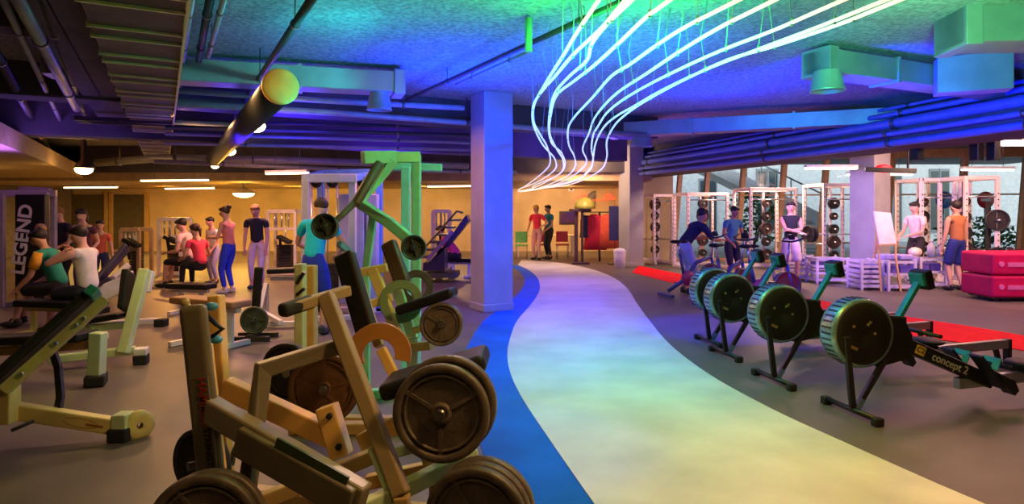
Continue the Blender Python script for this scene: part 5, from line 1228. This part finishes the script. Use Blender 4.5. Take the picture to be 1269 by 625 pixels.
person('person in an orange-red top standing left of the upright bench back', at(125,11.8), 200, (0,0,.955), 8, (5,0), top_m=cloth('orange_red', (.75,.13,.06)), sleeve=.5, bottom_m=cloth('indigo', (.03,.03,.12)), leg=.98, skin=skin_a, female=True, scale=.80)
person('dark-haired person in a white shirt seated facing left in the middle group', at(236,13.2), 85, SEAT(.56), 14, (14,0), hands={-1:V((-.16,.36,.68)),1:V((.16,.38,.70))}, feet=sit_feet(.45), top_m=cloth('blush_white', (.78,.58,.55)), sleeve=.5, bottom_m=cloth('black', (.012,.012,.018)), leg=.6, skin=skin_b, hair_m=hair_d, scale=1.05)
person('woman in a pink-red shirt seated with her back half turned to us', at(249,12.6), 60, SEAT(.53), 16, (8,0), hands={-1:V((-.18,.34,.62)),1:V((.20,.34,.62))}, feet=sit_feet(.42), top_m=cloth('pink_red', (.85,.06,.12)), sleeve=.5, bottom_m=cloth('black', (.012,.012,.018)), leg=.98, skin=skin_a, hair='pony', hair_m=hair_b, female=True)
person('person in a pale shirt standing half hidden right of the pink-red shirt', at(266,13.8), 150, (0,0,.955), 10, (10,0), hands={-1:V((-.2,.22,.9)),1:V((.2,.22,.9))}, top_m=cloth('white', (.75,.70,.72)), bottom_m=cloth('lilac', (.40,.36,.62)), leg=.98, skin=skin_b, female=True, scale=.82)
person('woman in bright blue leggings standing sideways with her hair up', at(284,12.2), 80, (0,0,.955), 6, (12,0), hands={-1:V((-.08,.32,1.12)),1:V((.08,.34,1.14))}, epole={-1:V((-.6,-.3,-1)),1:V((.6,-.3,-1))}, top_m=cloth('rose', (.70,.22,.25)), sleeve=.12, bottom_m=cloth('bright_blue', (.02,.05,.75)), leg=.98, skin=skin_a, hair='bun', hair_m=hair_b, female=True, shoe_m=white_shoe, scale=.94)
person('person in a black top and pale trousers standing before the tan-white machine', at(319,12.9), 185, (0,0,.955), 10, (20,0), hands={-1:V((-.22,.14,.80)),1:V((.22,.14,.80))}, top_m=cloth('black_blue', (.012,.012,.03)), bottom_m=cloth('lilac_white', (.66,.52,.66)), leg=.9, skin=skin_b, hair_m=mat('tan_cap', (.35,.16,.06), .7), scale=.97, shoe_m=dark_shoe)
person('man in a cyan shirt and blue shorts standing with his back to us', at(389,8.1), -8, (0,0,.955), 14, (24,-10), hands={-1:V((-.16,.36,1.02)),1:V((.18,.34,1.0))}, epole={-1:V((-1,-.2,-.5)),1:V((1,-.2,-.5))}, top_m=cloth('cyan', (.01,.62,.95)), sleeve=.62, bottom_m=cloth('royal_blue', (.02,.05,.62)), leg=.46, skin=skin_a, hair_m=hair_b, shoe_m=dark_shoe)
person('person in a hot pink shirt seated low beside the stair climber', at(566,15.1), 70, SEAT(.55), 40, (10,0), hands={-1:V((-.18,.42,.45)),1:V((.18,.42,.45))}, feet=sit_feet(.42), top_m=cloth('hot_pink', (.95,.06,.22)), sleeve=.6, bottom_m=cloth('black', (.012,.012,.018)), leg=.6, skin=skin_b, hair_m=hair_b, female=True)
person('far person in red and yellow standing beside the small pale table', at(666,20.6), 150, (0,0,.955), 6, (10,0), hands={-1:V((-.3,.2,1.1)),1:V((.2,.26,1.0))}, top_m=cloth('deep_red', (.72,.02,.07)), sleeve=.6, bottom_m=cloth('rose_trouser', (.6,.30,.30)), leg=.98, skin=skin_a, hair_m=mat('yellow_cap', (.70,.38,.05), .6))
person('far person in a teal top and dark trousers right of the red one', at(681,20.9), 120, (0,0,.955), 4, (6,0), hands={-1:V((-.18,.25,.95)),1:V((.2,.1,.9))}, top_m=cloth('teal', (.02,.22,.26)), sleeve=.5, bottom_m=cloth('black', (.012,.012,.018)), leg=.98, skin=skin_c, hair_m=hair_d)
person('man in a navy top and light jeans leaning over an exercise bike', at(850,12.1), -70, (0,-.05,.92), 42, (0,0), hands={-1:V((-.2,.60,1.02)),1:V((.2,.62,1.0))}, top_m=cloth('navy_top', (.015,.015,.05)), sleeve=1.0, bottom_m=cloth('light_jeans', (.35,.42,.75)), leg=.97, skin=skin_c, hair_m=hair_d, shoe_m=dark_shoe, scale=1.02)
person('person in a teal-blue top seen between the two left racks', at(906,13.8), 200, (0,0,.955), 10, (10,0), hands={-1:V((-.2,.25,.95)),1:V((.2,.25,.95))}, top_m=cloth('teal_blue', (.05,.22,.32)), bottom_m=cloth('navy', (.012,.014,.035)), leg=.6, skin=skin_c, hair_m=hair_d, scale=.95)
person('man in a black tank top with folded arms and pale shorts', at(980,13.4), 170, (0,0,.955), 0, (4,10), hands={-1:V((.08,.26,1.16)),1:V((-.08,.30,1.13))}, epole={-1:V((-1,.2,-.6)),1:V((1,.2,-.6))}, top_m=cloth('black', (.012,.012,.018)), sleeve=0, bottom_m=cloth('pale_shorts', (.78,.60,.62)), leg=.5, skin=skin_a, hair_m=hair_d, shoe_m=mat('red_shoe', (.6,.03,.04), .5))
person('man in a pale pink shirt and dark trousers right of the flip chart', at(1136,13.75), 110, (0,0,.955), 4, (8,0), hands={-1:V((-.12,.34,1.05)),1:V((.14,.34,1.0))}, top_m=cloth('pale_pink', (.82,.58,.55)), sleeve=.55, bottom_m=cloth('brown_black', (.03,.02,.018)), leg=.7, skin=skin_b, hair_m=hair_d)
person('man in an amber vest and navy shorts, back to us, by the last rack', at(1186,12.6), 10, (0,0,.955), 2, (2,0), top_m=cloth('amber_vest', (.45,.16,.06)), sleeve=0, bottom_m=cloth('navy_short', (.02,.03,.20)), leg=.5, skin=skin_a, hair_m=hair_d)
# yellow sleeves of the green shirt: contrasting panels worn on the shoulders
for sd in (-1,1):
    pel = V((0,0,.56)); L_ = math.radians(22); u = V((0,math.sin(L_),math.cos(L_))); S_ = pel+u*.46+V((sd*.19,0,0))-u*.02
    hd = {-1:V((-.20,.42,.52)),1:V((.16,.40,.56))}[sd]; el, wr = ik(S_, hd, .29, .255, V((sd*.5,-1,-.2)))
    q = MB(); q.path([S_+(S_-el)*.12, S_.lerp(el,.3), S_.lerp(el,.64)], [.058,.068,.064], 14); q.build('sleeve', cloth('amber', (.80,.38,.03)), o, local=True)
# ------------------------------------------------------------------ light
# (name, kind, position, size or cone, aim, (r, g, b) watts)
LAMPS = [  # mostly added lights that have no visible fixture
 ('house_lamp_left','area',(-2.9,6.4,2.9),.5,None,(60,36,14)),
 ('house_lamp_left','area',(-5.6,3.4,3.2),.5,None,(13,8,4)),
 ('house_lamp_left','area',(-4.6,9.2,2.9),.5,None,(70,36,14)),
 ('house_lamp_right','area',(4.8,4.8,2.9),.6,None,(16,7,2)),
 ('house_lamp_right','area',(5.2,7.4,2.45),.5,None,(34,13,9)),  # added without a fixture to lift the floor on the right
 ('house_lamp_window','area',(8.2,12.0,3.3),1.0,None,(60,30,22)),
 ('house_lamp_window','area',(8.8,8.6,3.1),.8,None,(110,52,40)),  # added without a fixture to light the crimson blocks
 ('house_lamp_window','area',(12.0,10.5,3.3),1.0,None,(110,60,50)),
 ('house_lamp_window','area',(6.6,16.5,3.3),1.0,None,(260,160,120)),
 ('house_lamp_far','area',(-12,22.2,2.36),.6,(-12,25,1.3),(60,26,4)),  # far fills have no fixture, turned to brighten the back wall
 ('house_lamp_far','area',(-7.5,22.2,2.36),.6,(-7.5,25,1.3),(80,44,7)),
 ('house_lamp_far','area',(-3.0,22.2,2.36),.6,(-3.0,25,1.3),(90,52,13)),
 ('house_lamp_far','area',(1.6,22.0,2.36),.6,(1.6,25,1.2),(240,136,58)),
 ('house_lamp_mid','area',(-9.5,12.6,2.85),.6,None,(50,16,9)),
 ('house_lamp_mid','area',(-5.2,13.0,2.85),.6,None,(90,32,26)),
 ('house_lamp_left','area',(-1.5,9.3,2.9),.5,None,(40,15,24)),  # added warm fill for the floor left of the square column
 ('amber_flood','area',(1.3,2.3,2.9),.3,(-.9,3.3,.6),(60,33,11)),  # unseen light added by the neon's near end to warm the machine
 ('machine_spot','spot',(-.5,.9,3.1),48,(-.95,3.1,.6),(38,22,7)),  # unseen spot added to brighten the foreground machine
 ('blue_spot','spot',(1.7,9.0,2.9),50,(2.9,8.6,0),(2,3,1000)),  # unseen spot added to turn the floor right of the track blue
 ('track_flood','area',(2.3,3.1,2.75),.35,None,(14,5.0,0.0)),  # track fills: unseen lights added to spread the neon colours along the track
 ('track_flood','area',(1.6,4.3,2.75),.35,None,(8.5,5.0,0.2)),
 ('track_flood','area',(1.1,5.4,2.75),.35,None,(0.9,7.4,2.2)),
 ('track_flood','area',(.9,6.5,2.75),.35,None,(0.5,8.0,7.0)),
 ('track_flood','area',(.9,7.7,2.75),.35,None,(1.2,6.0,12.6)),
 ('track_flood','area',(1.0,9.2,2.75),.35,None,(2.7,2.7,16.8)),
 ('track_flood','area',(1.1,11.2,2.7),.35,None,(4.8,2.7,16.8)),
 ('track_flood','area',(1.1,14.0,2.5),.35,None,(6.6,3.0,18.0)),
 ('track_flood','area',(.9,18.0,2.3),.35,None,(7.8,4.5,6.6)),
 ('blue_spot','spot',(-.1,4.6,2.7),44,(.05,4.3,0),(0,6,80)),  # this and the next: unseen spots added over the blue band
 ('blue_spot','spot',(-.2,6.4,2.7),44,(-.05,6.3,0),(0,3,80)),
 ('rim_spot','spot',(-.1,5.6,3.2),40,(-1.0,2.9,.5),(220,130,105)),  # unseen back light added for bright top edges on the machine
 ('house_lamp_far','area',(2.0,17.4,3.0),.5,(2.5,20,.9),(80,48,28)),  # added without a fixture to brighten the far centre group
 ('ceiling_flood','area',(.9,5.0,2.55),1.2,'up',(1,112,16)),  # ceiling fills: unseen uplights added to colour the ceiling
 ('ceiling_flood','area',(3.6,4.9,2.5),1.0,'up',(4,12,3)),
 ('ceiling_flood','area',(-1.6,5.9,2.5),1.0,'up',(0,10,9)),
 ('ceiling_flood','area',(-.6,8.3,2.4),1.2,'up',(0,5,150)),
 ('ceiling_flood','area',(1.4,7.2,2.45),1.0,'up',(0,10,48)),
 ('ceiling_flood','area',(-3.6,9.6,2.3),1.2,'up',(3,1,90)),
 ('ceiling_flood','area',(-7.5,9.5,2.2),1.2,'up',(10,4,34)),
 ('ceiling_flood','area',(-2.5,13.0,2.2),1.2,'up',(6,1,75)),
 ('ceiling_flood','area',(3.0,9.6,2.3),1.2,'up',(0,3,80)),
 ('ceiling_flood','area',(4.8,7.6,2.2),.8,'up',(1,1,18)),
 ('ceiling_flood','area',(1.6,13.6,2.2),1.2,'up',(10,4,130)),
 ('blue_spot','spot',(.9,7.6,3.1),70,(-.1,9.9,1.5),(0,34,1000)),  # unseen spot added to turn the square column blue
 ('blue_spot','spot',(3.2,7.0,2.2),110,(5.6,9.6,2.8),(1,6,900)),  # unseen spot added to turn the downstand pipes blue
 ('green_spot','spot',(3.0,4.2,2.4),70,(4.3,6.2,3.2),(40,300,130)),  # unseen spot added to tint the corner duct green
 ('green_spot','spot',(2.3,4.9,2.6),36,(3.6,7.2,3.05),(4,150,95)),  # unseen spot added to tint the branch duct turquoise
 ('green_spot','spot',(.7,4.6,2.9),50,(-.9,5.4,1.5),(20,115,60)),  # unseen spot added to tint the lever tower green
 ('teal_spot','spot',(-.7,5.3,2.95),46,(-3.2,7.8,3.25),(0,170,180)),  # unseen spot added to tint the flat duct teal
 ('cap_spot','spot',(-1.5,4.2,2.95),25,(-2.15,6.0,2.7),(30,8,0)),  # unseen spot added to warm the end cap of the tube lamp
 ('house_lamp_window','area',(8.2,10.6,3.1),.8,(8.4,16,1.4),(150,85,64)),  # added without a fixture to light the racks from the front
 ('lilac_spot','spot',(4.5,11.8,2.3),50,(7.4,13.8,1.1),(440,240,680)),  # unseen spot added to tint the right column lilac
 ('bulb_glow','point',(-11.6,13.4,1.95),.15,None,(26,15,4)),  # added fill under the low tan ceiling, no bulb hangs here
 ('bulb_glow','point',(-9.0,13.3,2.2),.15,None,(14,8,2)),
]
LAMPS += [('strip_glow','area',(p.x,p.y,p.z-.08),.25,None,c) for p, c in zip(STRIP_POS, ((130,75,18),(200,85,16),(120,66,8),(50,28,8),(110,62,26)))]
LAMPS += [('dome_glow','point',(DOME.x,DOME.y-.1,DOME.z-.3),.2,None,(140,78,10))]
def add_lamp(name, kind, loc, size, aim, rgb):
    m = max(rgb)
    if m < 0.02: return
    l = bpy.data.lights.new(name, kind.upper()); l.energy = m; l.color = [c/m for c in rgb]
    if kind == 'area':
        l.size = size
        if name == 'track_flood': l.spread = math.radians(100)
    elif kind == 'spot': l.spot_size = math.radians(size); l.spot_blend = .6; l.shadow_soft_size = .1
    else: l.shadow_soft_size = size
    o = bpy.data.objects.new(name, l); COL.objects.link(o); o.location = loc
    d = V((0,0,-1)) if aim is None else V((0,0,1)) if aim == 'up' else V(aim)-V(loc)
    o.rotation_euler = d.to_track_quat('-Z', 'Y').to_euler()
for a_ in LAMPS: add_lamp(*a_)
# world: soft daylight sky
w = bpy.data.worlds.new('World'); scene.world = w; w.use_nodes = True
nt = w.node_tree; bg = nt.nodes['Background']; sk = nt.nodes.new('ShaderNodeTexSky')
sk.sky_type = 'NISHITA'; sk.sun_elevation = math.radians(35); sk.sun_rotation = math.radians(200); sk.sun_disc = False
nt.links.new(sk.outputs['Color'], bg.inputs['Color']); bg.inputs['Strength'].default_value = .4
# ------------------------------------------------------------------ camera
cam = bpy.data.cameras.new('camera'); co = bpy.data.objects.new('camera', cam); COL.objects.link(co)
cam.sensor_width = 36; cam.lens = F/1269*36; cam.shift_y = -(312.5-HY)/1269; cam.clip_start = .05; cam.clip_end = 200
co.location = (0, 0, H); co.rotation_euler = (math.radians(90), 0, 0); scene.camera = co
scene.view_settings.view_transform = 'Standard'; scene.view_settings.look = 'None'; scene.view_settings.gamma = 1; scene.view_settings.use_curve_mapping = False
scene.view_settings.exposure = 0.0
